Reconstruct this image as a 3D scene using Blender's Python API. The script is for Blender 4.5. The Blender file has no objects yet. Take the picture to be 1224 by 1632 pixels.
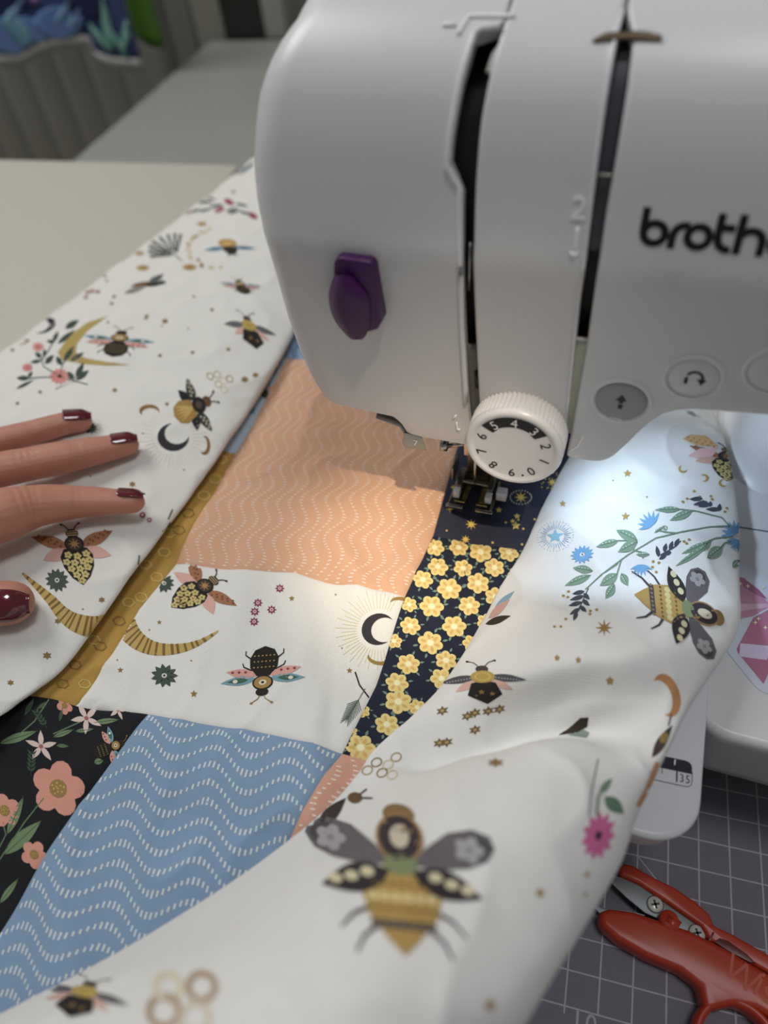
import bpy, bmesh, math, random
import numpy as np
from mathutils import Vector, Matrix
from mathutils.bvhtree import BVHTree
from mathutils.geometry import tessellate_polygon
from mathutils.noise import noise as pnoise
random.seed(7)
MM = 0.001
scene = bpy.context.scene
COL = scene.collection

# ------------------------------------------------------------------ camera
FPX = 1180.0
RC = np.array([[0.963536, 0.2514017, -0.0916269],
               [0.1308561, -0.7414068, -0.6581738],
               [-0.2333988, 0.6221842, -0.7472696]])     # rows: right, down, forward
CAM = np.array([-89.556, -156.990, 354.064])             # millimetres
cam_d = bpy.data.cameras.new('camera')
cam = bpy.data.objects.new('camera', cam_d)
COL.objects.link(cam)
cam_d.sensor_fit = 'HORIZONTAL'
cam_d.sensor_width = 36.0
cam_d.lens = FPX / 1224.0 * 36.0
cam_d.clip_start = 0.005
cam_d.clip_end = 50
cam_d.dof.use_dof = True
cam_d.dof.focus_distance = 0.305
cam_d.dof.aperture_fstop = 6.8
m = Matrix.Identity(4)
for i in range(3):
    m[i][0] = RC[0][i]; m[i][1] = -RC[1][i]; m[i][2] = -RC[2][i]; m[i][3] = CAM[i] * MM
cam.matrix_world = m
scene.camera = cam

# ------------------------------------------------------------------ light and exposure
scene.view_settings.view_transform = 'Standard'
scene.view_settings.look = 'None'
scene.view_settings.gamma = 1
scene.view_settings.use_curve_mapping = False
scene.view_settings.exposure = -0.12
w = bpy.data.worlds.new('world'); scene.world = w
w.use_nodes = True
w.node_tree.nodes['Background'].inputs[0].default_value = (0.97, 0.985, 1.0, 1)
w.node_tree.nodes['Background'].inputs[1].default_value = 0.17
def area(name, loc, target, sx, sy, power, col):
    l = bpy.data.lights.new(name, 'AREA'); l.shape = 'RECTANGLE'; l.size = sx; l.size_y = sy
    l.energy = power; l.color = col
    o = bpy.data.objects.new(name, l); COL.objects.link(o); o.location = loc
    d = Vector(target) - Vector(loc); o.rotation_euler = d.to_track_quat('-Z', 'Y').to_euler()
    return o
area('window_light', (-1.25, 0.55, 1.75), (-0.12, 0.0, 0.1), 0.7, 0.8, 19, (1.0, 0.99, 0.965))
area('overhead_fill', (0.25, -0.1, 2.3), (-0.05, 0.0, 0.1), 0.5, 0.5, 11.5, (0.97, 0.985, 1.0))  # added fill from overhead, no lamp known there
def spot(name, loc, target, power, col, size, blend, rad):
    l = bpy.data.lights.new(name, 'SPOT'); l.energy = power; l.color = col
    l.spot_size = math.radians(size); l.spot_blend = blend; l.shadow_soft_size = rad
    o = bpy.data.objects.new(name, l); COL.objects.link(o); o.location = loc
    d = Vector(target) - Vector(loc); o.rotation_euler = d.to_track_quat('-Z', 'Y').to_euler()
    return o
# a shaft of low sun that slips through the window behind the operator
SUNBEAM = spot('sunbeam', (0.42, -0.86, 2.45), (-0.152, 0.044, 0.087), 230, (1.0, 0.83, 0.60), 3.0, 0.85, 0.02)

# ------------------------------------------------------------------ pixel helpers (photo is 1224 x 1632)
def ray(u, v):
    return RC.T @ np.array([(u - 612) / FPX, (v - 816) / FPX, 1.0])
def at(u, v, z):
    d = ray(u, v); return CAM + d * ((z - CAM[2]) / d[2])
def aty(u, v, y):
    d = ray(u, v); return CAM + d * ((y - CAM[1]) / d[1])
def topx(p):
    c = RC @ (np.array(p) - CAM); return 612 + FPX * c[0] / c[2], 816 + FPX * c[1] / c[2]

# ------------------------------------------------------------------ materials
def lin(c):
    if isinstance(c, str):
        c = tuple(int(c[i:i + 2], 16) / 255 for i in (0, 2, 4))
    return tuple(x / 12.92 if x <= 0.04045 else ((x + 0.055) / 1.055) ** 2.4 for x in c[:3]) + (1.0,)
MATS = {}
def mat(name, col, rough=0.5, metal=0.0, bump=None, var=None, **kw):
    if name in MATS: return MATS[name]
    m = bpy.data.materials.new(name); m.use_nodes = True; MATS[name] = m
    nt = m.node_tree; b = nt.nodes['Principled BSDF']
    b.inputs['Base Color'].default_value = lin(col)
    b.inputs['Roughness'].default_value = rough
    b.inputs['Metallic'].default_value = metal
    for k, v in kw.items():
        b.inputs[k.replace('_', ' ')].default_value = v
    tc = nt.nodes.new('ShaderNodeTexCoord')
    if var:
        sc, amt = var
        n = nt.nodes.new('ShaderNodeTexNoise'); n.inputs['Scale'].default_value = sc; n.inputs['Detail'].default_value = 4
        nt.links.new(tc.outputs['Object'], n.inputs['Vector'])
        r = nt.nodes.new('ShaderNodeMapRange'); r.inputs[3].default_value = 1 - amt; r.inputs[4].default_value = 1 + amt
        nt.links.new(n.outputs['Fac'], r.inputs[0])
        mx = nt.nodes.new('ShaderNodeMix'); mx.data_type = 'RGBA'; mx.blend_type = 'MULTIPLY'; mx.inputs[0].default_value = 1
        mx.inputs[6].default_value = lin(col)
        nt.links.new(r.outputs[0], mx.inputs[7]); nt.links.new(mx.outputs[2], b.inputs['Base Color'])
    if bump:
        sc, dist = bump
        n = nt.nodes.new('ShaderNodeTexNoise'); n.inputs['Scale'].default_value = sc; n.inputs['Detail'].default_value = 3
        nt.links.new(tc.outputs['Object'], n.inputs['Vector'])
        bp = nt.nodes.new('ShaderNodeBump'); bp.inputs['Distance'].default_value = dist; bp.inputs['Strength'].default_value = 0.5
        nt.links.new(n.outputs['Fac'], bp.inputs['Height']); nt.links.new(bp.outputs['Normal'], b.inputs['Normal'])
    return m
def print_mat(name, rough=0.85, weave=0.0, sheen=0.0, spec=0.25, noise=0.04, sat=1.0):
    """colour comes from the print drawn into the mesh (attribute Col); a fine woven relief on top"""
    if name in MATS: return MATS[name]
    m = bpy.data.materials.new(name); m.use_nodes = True; MATS[name] = m
    nt = m.node_tree; b = nt.nodes['Principled BSDF']
    a = nt.nodes.new('ShaderNodeAttribute'); a.attribute_name = 'Col'
    tc = nt.nodes.new('ShaderNodeTexCoord')
    n = nt.nodes.new('ShaderNodeTexNoise'); n.inputs['Scale'].default_value = 1500; n.inputs['Detail'].default_value = 2
    nt.links.new(tc.outputs['Object'], n.inputs['Vector'])
    r = nt.nodes.new('ShaderNodeMapRange'); r.inputs[3].default_value = 1 - noise; r.inputs[4].default_value = 1 + noise
    nt.links.new(n.outputs['Fac'], r.inputs[0])
    mx = nt.nodes.new('ShaderNodeMix'); mx.data_type = 'RGBA'; mx.blend_type = 'MULTIPLY'; mx.inputs[0].default_value = 1
    hs = nt.nodes.new('ShaderNodeHueSaturation'); hs.inputs['Saturation'].default_value = sat
    nt.links.new(a.outputs['Color'], hs.inputs['Color']); nt.links.new(hs.outputs[0], mx.inputs[6]); nt.links.new(r.outputs[0], mx.inputs[7])
    nt.links.new(mx.outputs[2], b.inputs['Base Color'])
    b.inputs['Roughness'].default_value = rough
    b.inputs['Specular IOR Level'].default_value = spec
    b.inputs['Sheen Weight'].default_value = sheen
    if weave > 0:
        add = None
        for axis in ('X', 'Y'):
            wv = nt.nodes.new('ShaderNodeTexWave'); wv.bands_direction = axis; wv.inputs['Scale'].default_value = 520
            wv.inputs['Distortion'].default_value = 1.0; wv.inputs['Detail'].default_value = 1
            nt.links.new(tc.outputs['Object'], wv.inputs['Vector'])
            if add is None: add = wv
            else:
                mm = nt.nodes.new('ShaderNodeMath'); mm.operation = 'ADD'
                nt.links.new(add.outputs['Fac'], mm.inputs[0]); nt.links.new(wv.outputs['Fac'], mm.inputs[1]); add = mm
        bp = nt.nodes.new('ShaderNodeBump'); bp.inputs['Distance'].default_value = 0.00012; bp.inputs['Strength'].default_value = weave
        nt.links.new(add.outputs[0], bp.inputs['Height']); nt.links.new(bp.outputs['Normal'], b.inputs['Normal'])
    return m
WHITE = mat('white_plastic', 'd9d9db', 0.34, var=(9, 0.015), bump=(1800, 0.00003))
WHITE2 = mat('white_gloss_plastic', 'e2e2e6', 0.26)
BLACK = mat('black_plastic', '0d0d0f', 0.35)
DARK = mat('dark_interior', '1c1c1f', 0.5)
GREYP = mat('grey_plastic', '4a4a52', 0.4)
STEEL = mat('bright_steel', 'b9b6ae', 0.22, 1.0)
DSTEEL = mat('aged_steel', '8a8678', 0.28, 1.0)
BLADE = mat('blade_steel', '84888a', 0.5, 0.5, var=(60, 0.05))
PURPLE = mat('purple_plastic', '43104f', 0.42, bump=(400, 0.0001))
RED = mat('orange_red_plastic', 'b23a1d', 0.36, var=(40, 0.04))
CLOTH = print_mat('printed_cotton', 0.85, 0.35, 0.0, sat=0.86)
PRINT = print_mat('printed_ink', 0.45, 0, 0, 0.4, 0.0)
SKIN = mat('skin', 'bb826e', 0.5, bump=(900, 0.00025), var=(120, 0.09), Subsurface_Weight=0.25, Subsurface_Scale=0.004)
NAIL = mat('nail_polish', '5c0a18', 0.14, Coat_Weight=1.0)

# ------------------------------------------------------------------ mesh helpers (all in millimetres)
class MB:
    def __init__(self): self.v = []; self.f = []; self.c = []; self.smooth = []
    def add(self, vs, fs, col=None, smooth=True):
        n = len(self.v); self.v += [tuple(map(float, p)) for p in vs]
        for f in fs:
            self.f.append(tuple(n + i for i in f)); self.c.append(col); self.smooth.append(smooth)
        return n
    def grid(self, P, col=None, closed=False, flip=False, tri=False):
        a, b = len(P), len(P[0]); vs = [p for r in P for p in r]; fs = []
        for i in range(a - 1):
            for j in range(b if closed else b - 1):
                k = (j + 1) % b
                q = (i * b + j, i * b + k, (i + 1) * b + k, (i + 1) * b + j)
                q = q[::-1] if flip else q
                if tri: fs += [(q[0], q[1], q[2]), (q[0], q[2], q[3])]
                else: fs.append(q)
        return self.add(vs, fs, col)
    def box(self, x0, x1, y0, y1, z0, z1, col=None):
        vs = [(x, y, z) for x in (x0, x1) for y in (y0, y1) for z in (z0, z1)]
        self.add(vs, [(0, 1, 3, 2), (4, 6, 7, 5), (0, 4, 5, 1), (2, 3, 7, 6), (0, 2, 6, 4), (1, 5, 7, 3)], col, False)
    def prism(self, poly, z0, z1, col=None):
        """poly: list of (x,y) or a pair of lists when the top differs from the bottom"""
        n = len(poly); vs = [(x, y, z0) for x, y in poly] + [(x, y, z1) for x, y in poly]
        A = sum(poly[i][0] * poly[(i + 1) % n][1] - poly[(i + 1) % n][0] * poly[i][1] for i in range(n))
        fs = [tuple(range(n))[::-1], tuple(range(n, 2 * n))] + [(i, (i + 1) % n, n + (i + 1) % n, n + i) for i in range(n)]
        if A < 0: fs = [f[::-1] for f in fs]
        self.add(vs, fs, col, False)
    def tube(self, pts, rad, n=12, col=None, caps=True, flat=1.0, up=(0, 0, 1)):
        pts = [np.array(p, float) for p in pts]; rows = []
        if not hasattr(rad, '__len__'): rad = [rad] * len(pts)
        for i, p in enumerate(pts):
            t = pts[min(i + 1, len(pts) - 1)] - pts[max(i - 1, 0)]; t /= np.linalg.norm(t) + 1e-9
            a = np.cross(t, np.array(up, float))
            if np.linalg.norm(a) < 1e-3: a = np.cross(t, (0, 1, 0))
            a /= np.linalg.norm(a); b = np.cross(a, t)
            rows.append([p + rad[i] * (math.cos(2 * math.pi * k / n) * a + flat * math.sin(2 * math.pi * k / n) * b) for k in range(n)])
        k0 = self.grid(rows, col, closed=True, flip=True)
        if caps:
            L = len(pts)
            self.f.append(tuple(k0 + i for i in range(n))); self.c.append(col); self.smooth.append(True)
            self.f.append(tuple(k0 + (L - 1) * n + i for i in range(n))[::-1]); self.c.append(col); self.smooth.append(True)
    def build(self, name, material, parent=None, bevel=0, solid=0, base='ffffff', segs=3, subsurf=0):
        me = bpy.data.meshes.new(name)
        me.from_pydata([(x * MM, y * MM, z * MM) for x, y, z in self.v], [], self.f)
        me.polygons.foreach_set('use_smooth', self.smooth)
        if any(c is not None for c in self.c):
            at_ = me.color_attributes.new('Col', 'FLOAT_COLOR', 'CORNER')
            buf = np.ones((len(me.loops), 4), 'f'); i = 0; cache = {}
            for p, c in zip(me.polygons, self.c):
                c = c or base
                if c not in cache: cache[c] = lin(c)
                buf[p.loop_start:p.loop_start + p.loop_total] = cache[c]
            at_.data.foreach_set('color', buf.ravel())
        me.materials.append(material); me.update()
        o = bpy.data.objects.new(name, me); COL.objects.link(o)
        if parent: o.parent = parent
        if solid:
            s = o.modifiers.new('thickness', 'SOLIDIFY'); s.thickness = solid * MM; s.offset = -1
        if bevel:
            b = o.modifiers.new('rounded', 'BEVEL'); b.width = bevel * MM; b.segments = segs; b.limit_method = 'ANGLE'
            b.angle_limit = math.radians(40); b.harden_normals = False
            for p in me.polygons: p.use_smooth = True
        if subsurf:
            b = o.modifiers.new('sub', 'SUBSURF'); b.levels = subsurf; b.render_levels = subsurf
        return o
def tag(o, label, cat=None, group=None, kind=None):
    o['label'] = label
    if cat: o['category'] = cat
    if group: o['group'] = group
    if kind: o['kind'] = kind
    return o
def empty(name, loc=(0, 0, 0)):
    o = bpy.data.objects.new(name, None); COL.objects.link(o); o.empty_display_size = 0.02
    return o
def rrect(x0, x1, y0, y1, r, n=6):
    rs = r if hasattr(r, '__len__') else (r,) * 4; out = []
    for (cx, cy, a, rr) in ((x1, y1, 0, rs[0]), (x0, y1, 90, rs[1]), (x0, y0, 180, rs[2]), (x1, y0, 270, rs[3])):
        sx = -1 if cx == x1 else 1; sy = -1 if cy == y1 else 1
        if rr == 0: out.append((cx, cy)); continue
        for k in range(n + 1):
            t = math.radians(a + 90 * k / n)
            out.append((cx + sx * rr + rr * math.cos(t), cy + sy * rr + rr * math.sin(t)))
    return out
def interp(tab):
    tab = sorted(tab); xs = [a for a, _ in tab]; ys = [b for _, b in tab]
    return lambda x: float(np.interp(x, xs, ys))

def _cr(P, n):
    P = [np.array(p, float) for p in P]; out = []
    for i in range(len(P) - 1):
        a, b_, c, d = P[max(i - 1, 0)], P[i], P[i + 1], P[min(i + 2, len(P) - 1)]
        for k in range(n):
            t = k / n
            out.append(.5 * ((2 * b_) + (c - a) * t + (2 * a - 5 * b_ + 4 * c - d) * t * t + (3 * b_ - a - 3 * c + d) * t ** 3))
    out.append(P[-1]); return out
def smooth_pts(P, n):
    P = [np.array(p, float) for p in P]; out = []
    for i in range(len(P) - 1):
        a, b_, c, d = P[max(i - 1, 0)], P[i], P[i + 1], P[min(i + 2, len(P) - 1)]
        for k in range(n):
            t = k / n; out.append(.5 * ((2 * b_) + (c - a) * t + (2 * a - 5 * b_ + 4 * c - d) * t * t + (3 * b_ - a - 3 * c + d) * t ** 3))
    out.append(P[-1]); return out
# ------------------------------------------------------------------ 2-D drawing kit for prints: lists of (polygon, colour, layer)
def ell(cx, cy, rx, ry, rot=0, n=20):
    c, s = math.cos(math.radians(rot)), math.sin(math.radians(rot)); o = []
    for k in range(n):
        t = 2 * math.pi * k / n; x, y = rx * math.cos(t), ry * math.sin(t)
        o.append((cx + x * c - y * s, cy + x * s + y * c))
    return o
def stroke(pts, w0, w1=None):
    w1 = w0 if w1 is None else w1; L, Rr = [], []
    for i, p in enumerate(pts):
        a = pts[max(i - 1, 0)]; b = pts[min(i + 1, len(pts) - 1)]
        dx, dy = b[0] - a[0], b[1] - a[1]; q = math.hypot(dx, dy) or 1
        ww = (w0 + (w1 - w0) * i / (len(pts) - 1)) / 2
        L.append((p[0] - dy / q * ww, p[1] + dx / q * ww)); Rr.append((p[0] + dy / q * ww, p[1] - dx / q * ww))
    return L + Rr[::-1]
def star(cx, cy, r, n=5, inner=0.45, rot=90):
    return [(cx + (r if k % 2 == 0 else r * inner) * math.cos(math.radians(rot + 180 * k / n)),
             cy + (r if k % 2 == 0 else r * inner) * math.sin(math.radians(rot + 180 * k / n))) for k in range(2 * n)]
def leaf(x0, y0, x1, y1, w, n=8):
    dx, dy = x1 - x0, y1 - y0; q = math.hypot(dx, dy) or 1; nx, ny = -dy / q, dx / q; a, b = [], []
    for k in range(n + 1):
        t = k / n; h = w / 2 * math.sin(math.pi * t ** 0.85)
        a.append((x0 + dx * t + nx * h, y0 + dy * t + ny * h)); b.append((x0 + dx * t - nx * h, y0 + dy * t - ny * h))
    return a + b[::-1][1:-1]
def ringp(cx, cy, r, wdt, n=20, rx=None):
    """a ring as quads"""
    out = []; rx = rx or r
    for k in range(n):
        t0, t1 = 2 * math.pi * k / n, 2 * math.pi * (k + 1) / n; i0, i1 = 1 - wdt / r, 1
        out.append([(cx + rx * i1 * math.cos(t0), cy + r * i1 * math.sin(t0)), (cx + rx * i1 * math.cos(t1), cy + r * i1 * math.sin(t1)),
                    (cx + rx * i0 * math.cos(t1), cy + r * i0 * math.sin(t1)), (cx + rx * i0 * math.cos(t0), cy + r * i0 * math.sin(t0))])
    return out
def crescent(r, off, ri, a0=0, n=24):
    """moon opening to +x"""
    o = []; d = off
    x = (r * r - ri * ri + d * d) / (2 * d); t = math.acos(max(-1, min(1, x / r))); t2 = math.acos(max(-1, min(1, (x - d) / ri)))
    for k in range(n + 1):
        a = t + (2 * math.pi - 2 * t) * k / n; o.append((r * math.cos(a), r * math.sin(a)))
    for k in range(1, n):
        a = (2 * math.pi - t2) - (2 * math.pi - 2 * t2) * k / n; o.append((d + ri * math.cos(a), ri * math.sin(a)))
    c, s = math.cos(math.radians(a0)), math.sin(math.radians(a0))
    return [(x * c - y * s, x * s + y * c) for x, y in o]
def flower(cx, cy, r, n, col, cen, lay=0, pet=0.42, cr=0.3, rot=0, inner=None):
    S = []
    for k in range(n):
        a = math.radians(rot + 360 * k / n)
        S.append((ell(cx + r * .58 * math.cos(a), cy + r * .58 * math.sin(a), r * .44, r * pet, math.degrees(a), 12), col, lay))
        if inner:
            S.append((ell(cx + r * .56 * math.cos(a), cy + r * .56 * math.sin(a), r * .24, r * .13, math.degrees(a), 8), inner, lay + 1))
    S.append((ell(cx, cy, r * cr, r * cr, 0, 12), cen, lay + 2))
    return S
def daisy(cx, cy, r, n, col, cen, lay=0):
    S = [(leaf(cx + .15 * r * math.cos(2 * math.pi * k / n), cy + .15 * r * math.sin(2 * math.pi * k / n),
               cx + r * math.cos(2 * math.pi * k / n), cy + r * math.sin(2 * math.pi * k / n), r * .42, 5), col, lay) for k in range(n)]
    return S + [(ell(cx, cy, .2 * r, .2 * r, 0, 10), cen, lay + 1), (ell(cx, cy, .09 * r, .09 * r, 0, 8), '222222', lay + 2)]
def mirror(S): return [([(-x, y) for x, y in p], c, l) for p, c, l in S]
def both(S): return S + mirror(S)
def xf(S, cx=0, cy=0, sc=1, rot=0):
    c, s = math.cos(math.radians(rot)) * sc, math.sin(math.radians(rot)) * sc
    return [([(cx + x * c - y * s, cy + x * s + y * c) for x, y in p], k, l) for p, k, l in S]

# bees: unit length about 2 from tail (-1) to head (+1), +y is forward
def bee_flowery():
    S = both([(leaf(.18, .28, 1.25, .72, .42), 'a5683a', 1), (leaf(.2, .18, 1.05, -.12, .44), 'dda596', 1)])
    for k in range(9):
        for s in (-1, 1):
            x = .42 + .085 * k; S.append((star(s * x, .37 + .045 * k + (.05 if k % 2 else -.05), .055, 4), '6b3a18', 2))
    S += [([(0, -1.05), (-.28, -.78), (-.46, -.4), (-.5, -.05), (-.36, .2), (0, .3), (.36, .2), (.5, -.05), (.46, -.4), (.28, -.78)], '2b2622', 2)]
    for (x, y) in [(-.25, .0), (.02, -.06), (.3, .0), (-.34, -.24), (-.1, -.28), (.16, -.26), (.36, -.22), (-.24, -.48), (.02, -.5), (.26, -.46), (-.12, -.7), (.14, -.7), (0, -.9)]:
        S += flower(x, y, .125, 5, 'cdb869', '6d5a22', 3, pet=.4, cr=.22, rot=20 * x)
    S += [(ell(0, .36, .3, .28), '2a2526', 4), (ell(0, .36, .24, .22), '4b3a34', 5), (star(0, .36, .2, 8, .35), 'b07f35', 6),
          (ell(0, .72, .2, .15), '2a2420', 4)]
    for k in range(3): S.append((stroke([(-.17, .66 + .07 * k), (.17, .66 + .07 * k)], .025), 'c9a56a', 5))
    S += both([(stroke([(.08, .84), (.16, .98), (.26, 1.04)], .035), '2a2420', 4), (ell(.27, 1.05, .05, .035, 20, 8), '2a2420', 4)])
    return S
def bee_dark():
    S = both([(leaf(.2, .1, 1.15, -.12, .36), 'd9988a', 1), (leaf(.2, .22, 1.3, .3, .34), '6f9fb0', 1), (leaf(.45, .24, 1.1, .28, .2), '3c6a55', 2), (ell(.85, .27, .08, .07, 0, 8), 'e6e0d2', 3)])
    S += [([(0, -1.0), (-.3, -.86), (-.44, -.55), (-.42, -.2), (-.2, .12), (.2, .12), (.42, -.2), (.44, -.55), (.3, -.86)], '2a241f', 2)]
    for r_, y in enumerate((-.2, -.42, -.64)):
        for k in range(6): S.append((ell(-.3 + .12 * k, y, .03, .03, 0, 6), 'a98e3f', 3))
    for x in (.55, .75, .95): S += [(ell(sg * x, -.02 - .06 * x, .045, .045, 0, 8), '8b2b3a', 3) for sg in (-1, 1)]
    S += [(ell(0, .38, .32, .28), '2c2620', 3), (ell(0, .38, .27, .23), 'a98032', 4), (ell(0, .38, .12, .1, 0, 12), 'e5d9b5', 5), (ell(0, .38, .05, .05, 0, 8), '2a2420', 6),
          (ell(0, .74, .2, .15), '332a22', 3)]
    S += both([(stroke([(.06, .86), (.12, 1.0), (.3, 1.14)], .03), '9b7a3a', 3), (ell(.31, 1.15, .05, .04, 0, 8), '9b7a3a', 3),
               (stroke([(.36, -.1), (.62, -.26), (.66, -.4)], .05, .03), '241e1c', 1), (stroke([(.36, -.5), (.58, -.7), (.58, -.86)], .05, .03), '241e1c', 1)])
    return S
def bee_gold():
    S = both([([(.12, .2), (.3, .46), (.6, .72), (.9, .8), (1.12, .72), (1.18, .55), (1.08, .36), (.85, .24), (.5, .18)], '6a6468', 1), (ell(.92, .54, .2, .16, 15), '4f494d', 2), (leaf(.14, .1, 1.0, -.18, .42), '362f33', 3)])
    for sg in (-1, 1):
        S += flower(sg * .86, .5, .19, 5, 'a9a5a7', '8c888a', 4, pet=.4, cr=.24)
        for x, y in ((.42, .06), (.62, -.02), (.82, -.08)): S.append((ell(sg * x, y, .09, .075, 0, 10), 'd8cda0', 5))
    S += [([(0, -1.1), (-.2, -.86), (-.42, -.55), (-.5, -.2), (-.4, .08), (-.15, .2), (.15, .2), (.4, .08), (.5, -.2), (.42, -.55), (.2, -.86)], 'b58f38', 2),
          ([(-.4, -.6), (.4, -.6), (.34, -.72), (-.34, -.72)], '4a4148', 4)]
    for k in range(8): S.append((ell(-.38 + .108 * k, -.66, .035, .035, 0, 6), '8d7c55', 5))
    for k in range(6): S += [(ell(-.36 + .145 * k, -.27, .075, .075, 0, 10), 'd6c27c', 4)]
    for k in range(8): S.append((ell(-.38 + .108 * k, -.44, .03, .03, 0, 6), '5b4526', 4))
    for k in range(7): S.append((ell(-.33 + .11 * k, -.08, .035, .03, 0, 6), '6d5527', 4))
    S += [(ell(0, .2, .22, .15), '7f8c5f', 4), (ell(0, .58, .3, .36), 'a67d42', 3), (ell(0, .58, .26, .32), '3d3237', 4), (ell(0, .6, .12, .17), 'cfc3a8', 5),
          (ell(0, .92, .2, .15), '8c6c33', 3)]
    S += both([(stroke([(.36, -.4), (.62, -.55), (.78, -.76)], .07, .03), '4a4248', 1), (stroke([(.3, -.66), (.5, -.86), (.6, -1.1)], .07, .03), '4a4248', 1)])
    return S
def bee_bumble():
    S = both([(leaf(.2, .3, 1.5, .05, .36), '55525a', 1), (leaf(.24, .12, 1.0, -.42, .34), 'd9aa9a', 0)])
    for sg in (-1, 1):
        for k in range(9): S.append((ell(sg * (.45 + .1 * k), .22 - .02 * k, .028, .04, 0, 6), 'a9a6a8', 2))
    S += [([(.05, -1.05), (-.6, -.6), (-.42, -.02), (0, .1), (.42, -.02), (.6, -.6)], '2b2523', 2), (star(-.1, -.45, .13, 5), '8e6f2c', 3), (star(.25, -.55, .12, 5), '8e6f2c', 3), (star(-.3, -.62, .08, 4), '6d5220', 3),
          (ell(0, .28, .42, .3), 'b7982f', 3), (ell(0, .66, .22, .17), '4b3f43', 2)]
    for k in range(16):
        a = 2 * math.pi * k / 16; S.append((ell(.26 * math.cos(a), .28 + .18 * math.sin(a), .05, .03, 30 * k, 6), 'd0b752', 4))
    S += both([(stroke([(.1, .78), (.25, .98), (.46, 1.06)], .03), '2a2420', 2), (ell(.47, 1.06, .06, .04, 0, 8), '2a2420', 2)])
    return S
def bee_fan():
    S = both([(leaf(.2, .15, 1.25, .32, .42), '3a3a36', 1), (leaf(.2, .0, .95, -.3, .44), '24252a', 0)])
    for sg in (-1, 1):
        for k in range(8): S.append((ell(sg * (.5 + .09 * k), .2 + .02 * k + (.06 if k % 2 else -.05), .05, .045, 0, 7), 'c9c2a8', 2))
    S += [([(0, -1.0), (-.36, -.86), (-.52, -.5), (-.38, -.02), (0, .14), (.38, -.02), (.52, -.5), (.36, -.86)], 'a77e26', 2)]
    for k in range(5): S.append((leaf(0, .05, -.36 + .18 * k, -.85, .1, 5), 'cfa94e', 3))
    S += [(ell(0, .3, .36, .32), '2b2624', 4), (ell(0, .3, .18, .15), '57463c', 5), (ell(0, .72, .24, .2), '6b4a28', 3)]
    S += both([(stroke([(.08, .88), (.14, 1.05), (.24, 1.2)], .04), '2a2420', 3), (ell(.25, 1.2, .07, .05, 40, 8), '2a2420', 3)])
    return S
def bee_blue():
    S = both([(leaf(.2, .1, 1.5, .35, .4), '4f87a8', 1), (leaf(.5, .16, 1.3, .3, .18), '3a6c8c', 2)])
    S += [(ell(0, -.35, .52, .5), 'b98a2e', 2), (ell(0, -.3, .3, .2), 'd4ac58', 3), (ell(0, .35, .42, .36), '33291f', 3), (ell(0, .75, .26, .2), '2b2420', 3)]
    S += both([(stroke([(.1, .85), (.3, 1.15)], .04), '3a332c', 3)])
    return S
def bee_side():
    return [(leaf(-1, -.25, .1, .05, .42), '8d8a80', 1), (leaf(-.7, .25, .4, .25, .34), '7a5326', 1), (leaf(-.1, .1, 1.0, 0, .3), '33291f', 2), (leaf(.15, .2, .85, .75, .45), '5d625f', 2), (ell(.75, .1, .18, .14), '2c2521', 3)]

# motif builders in local units (x right, y up)
def sprig(col, n=5, L=1.0, leafc=None, stem=.04):
    S = [(stroke([(0, 0), (.02, L * .5), (0, L)], stem), col, 0)]
    for k in range(n):
        y = L * (.15 + .8 * k / n)
        for sg in (-1, 1): S.append((leaf(0, y, sg * .28, y + .2, .12, 5), leafc or col, 1))
    return S
def feather(col, n=9):
    S = [(stroke([(0, -.6), (0, 1)], .05, .03), col, 0)]
    for k in range(n):
        y = -.05 + .9 * k / n; l = .42 * (1 - .5 * k / n)
        for sg in (-1, 1): S.append((stroke([(0, y), (sg * l, y + .34)], .045, .03), col, 0))
    return S
def striped_moon(c1='c2a049', c2='80601f'):
    r, off, ri = 1, .42, .78
    S = [(crescent(r, off, ri, 0, 30), c1, 0)]
    x = (r * r - ri * ri + off * off) / (2 * off); t = math.acos(x / r)
    for k in range(1, 17):
        a = t + (2 * math.pi - 2 * t) * (k + .1) / 17; b = a + .075
        def inn(a):
            dx, dy = math.cos(a), math.sin(a); bq = -2 * dx * off; cq = off * off - ri * ri
            disc = max(bq * bq - 4 * cq, 0); return (-bq + math.sqrt(disc)) / 2
        S.append(([(math.cos(a), math.sin(a)), (math.cos(b), math.sin(b)), (inn(b) * math.cos(b), inn(b) * math.sin(b)), (inn(a) * math.cos(a), inn(a) * math.sin(a))], c2, 1))
    return S
def striped_arc(pts, w0, w1, n=16, c1='c2a049', c2='80601f'):
    P = _cr(pts, 8); m_ = len(P); S = [(stroke([tuple(p) for p in P], w0, w1), c1, 0)]
    for k in range(n):
        i = int((k + .35) / n * (m_ - 3)); a, c = P[i], P[i + 2]; d = c - a; q = np.linalg.norm(d); nn = np.array([-d[1], d[0]]) / q
        wv = (w0 + (w1 - w0) * i / (m_ - 1)) / 2; e = a + d * (.28 + .5 * min(1, q / 20))
        S.append(([tuple(a + nn * wv), tuple(e + nn * wv), tuple(e - nn * wv), tuple(a - nn * wv)], c2, 1))
    return S
def rays(n, r0, r1, col, a0=0, a1=360, w=.02):
    S = []
    for k in range(n):
        a = math.radians(a0 + (a1 - a0) * k / n); q = r1 * (1 if k % 2 else .86)
        S.append((stroke([(r0 * math.cos(a), r0 * math.sin(a)), (q * math.cos(a), q * math.sin(a))], w), col, 0))
    return S
def honey(cols=('a58a45', 'bfa968', 'd8caa0')):
    S = []
    for k, (x, y) in enumerate([(-.75, .25), (-.2, .5), (.3, .1), (.8, .35), (-.1, -.25), (.35, -.6)]):
        for q in ringp(x, y, .3, .07, 10): S.append((q, cols[k % len(cols)], 0))
    return S

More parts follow.
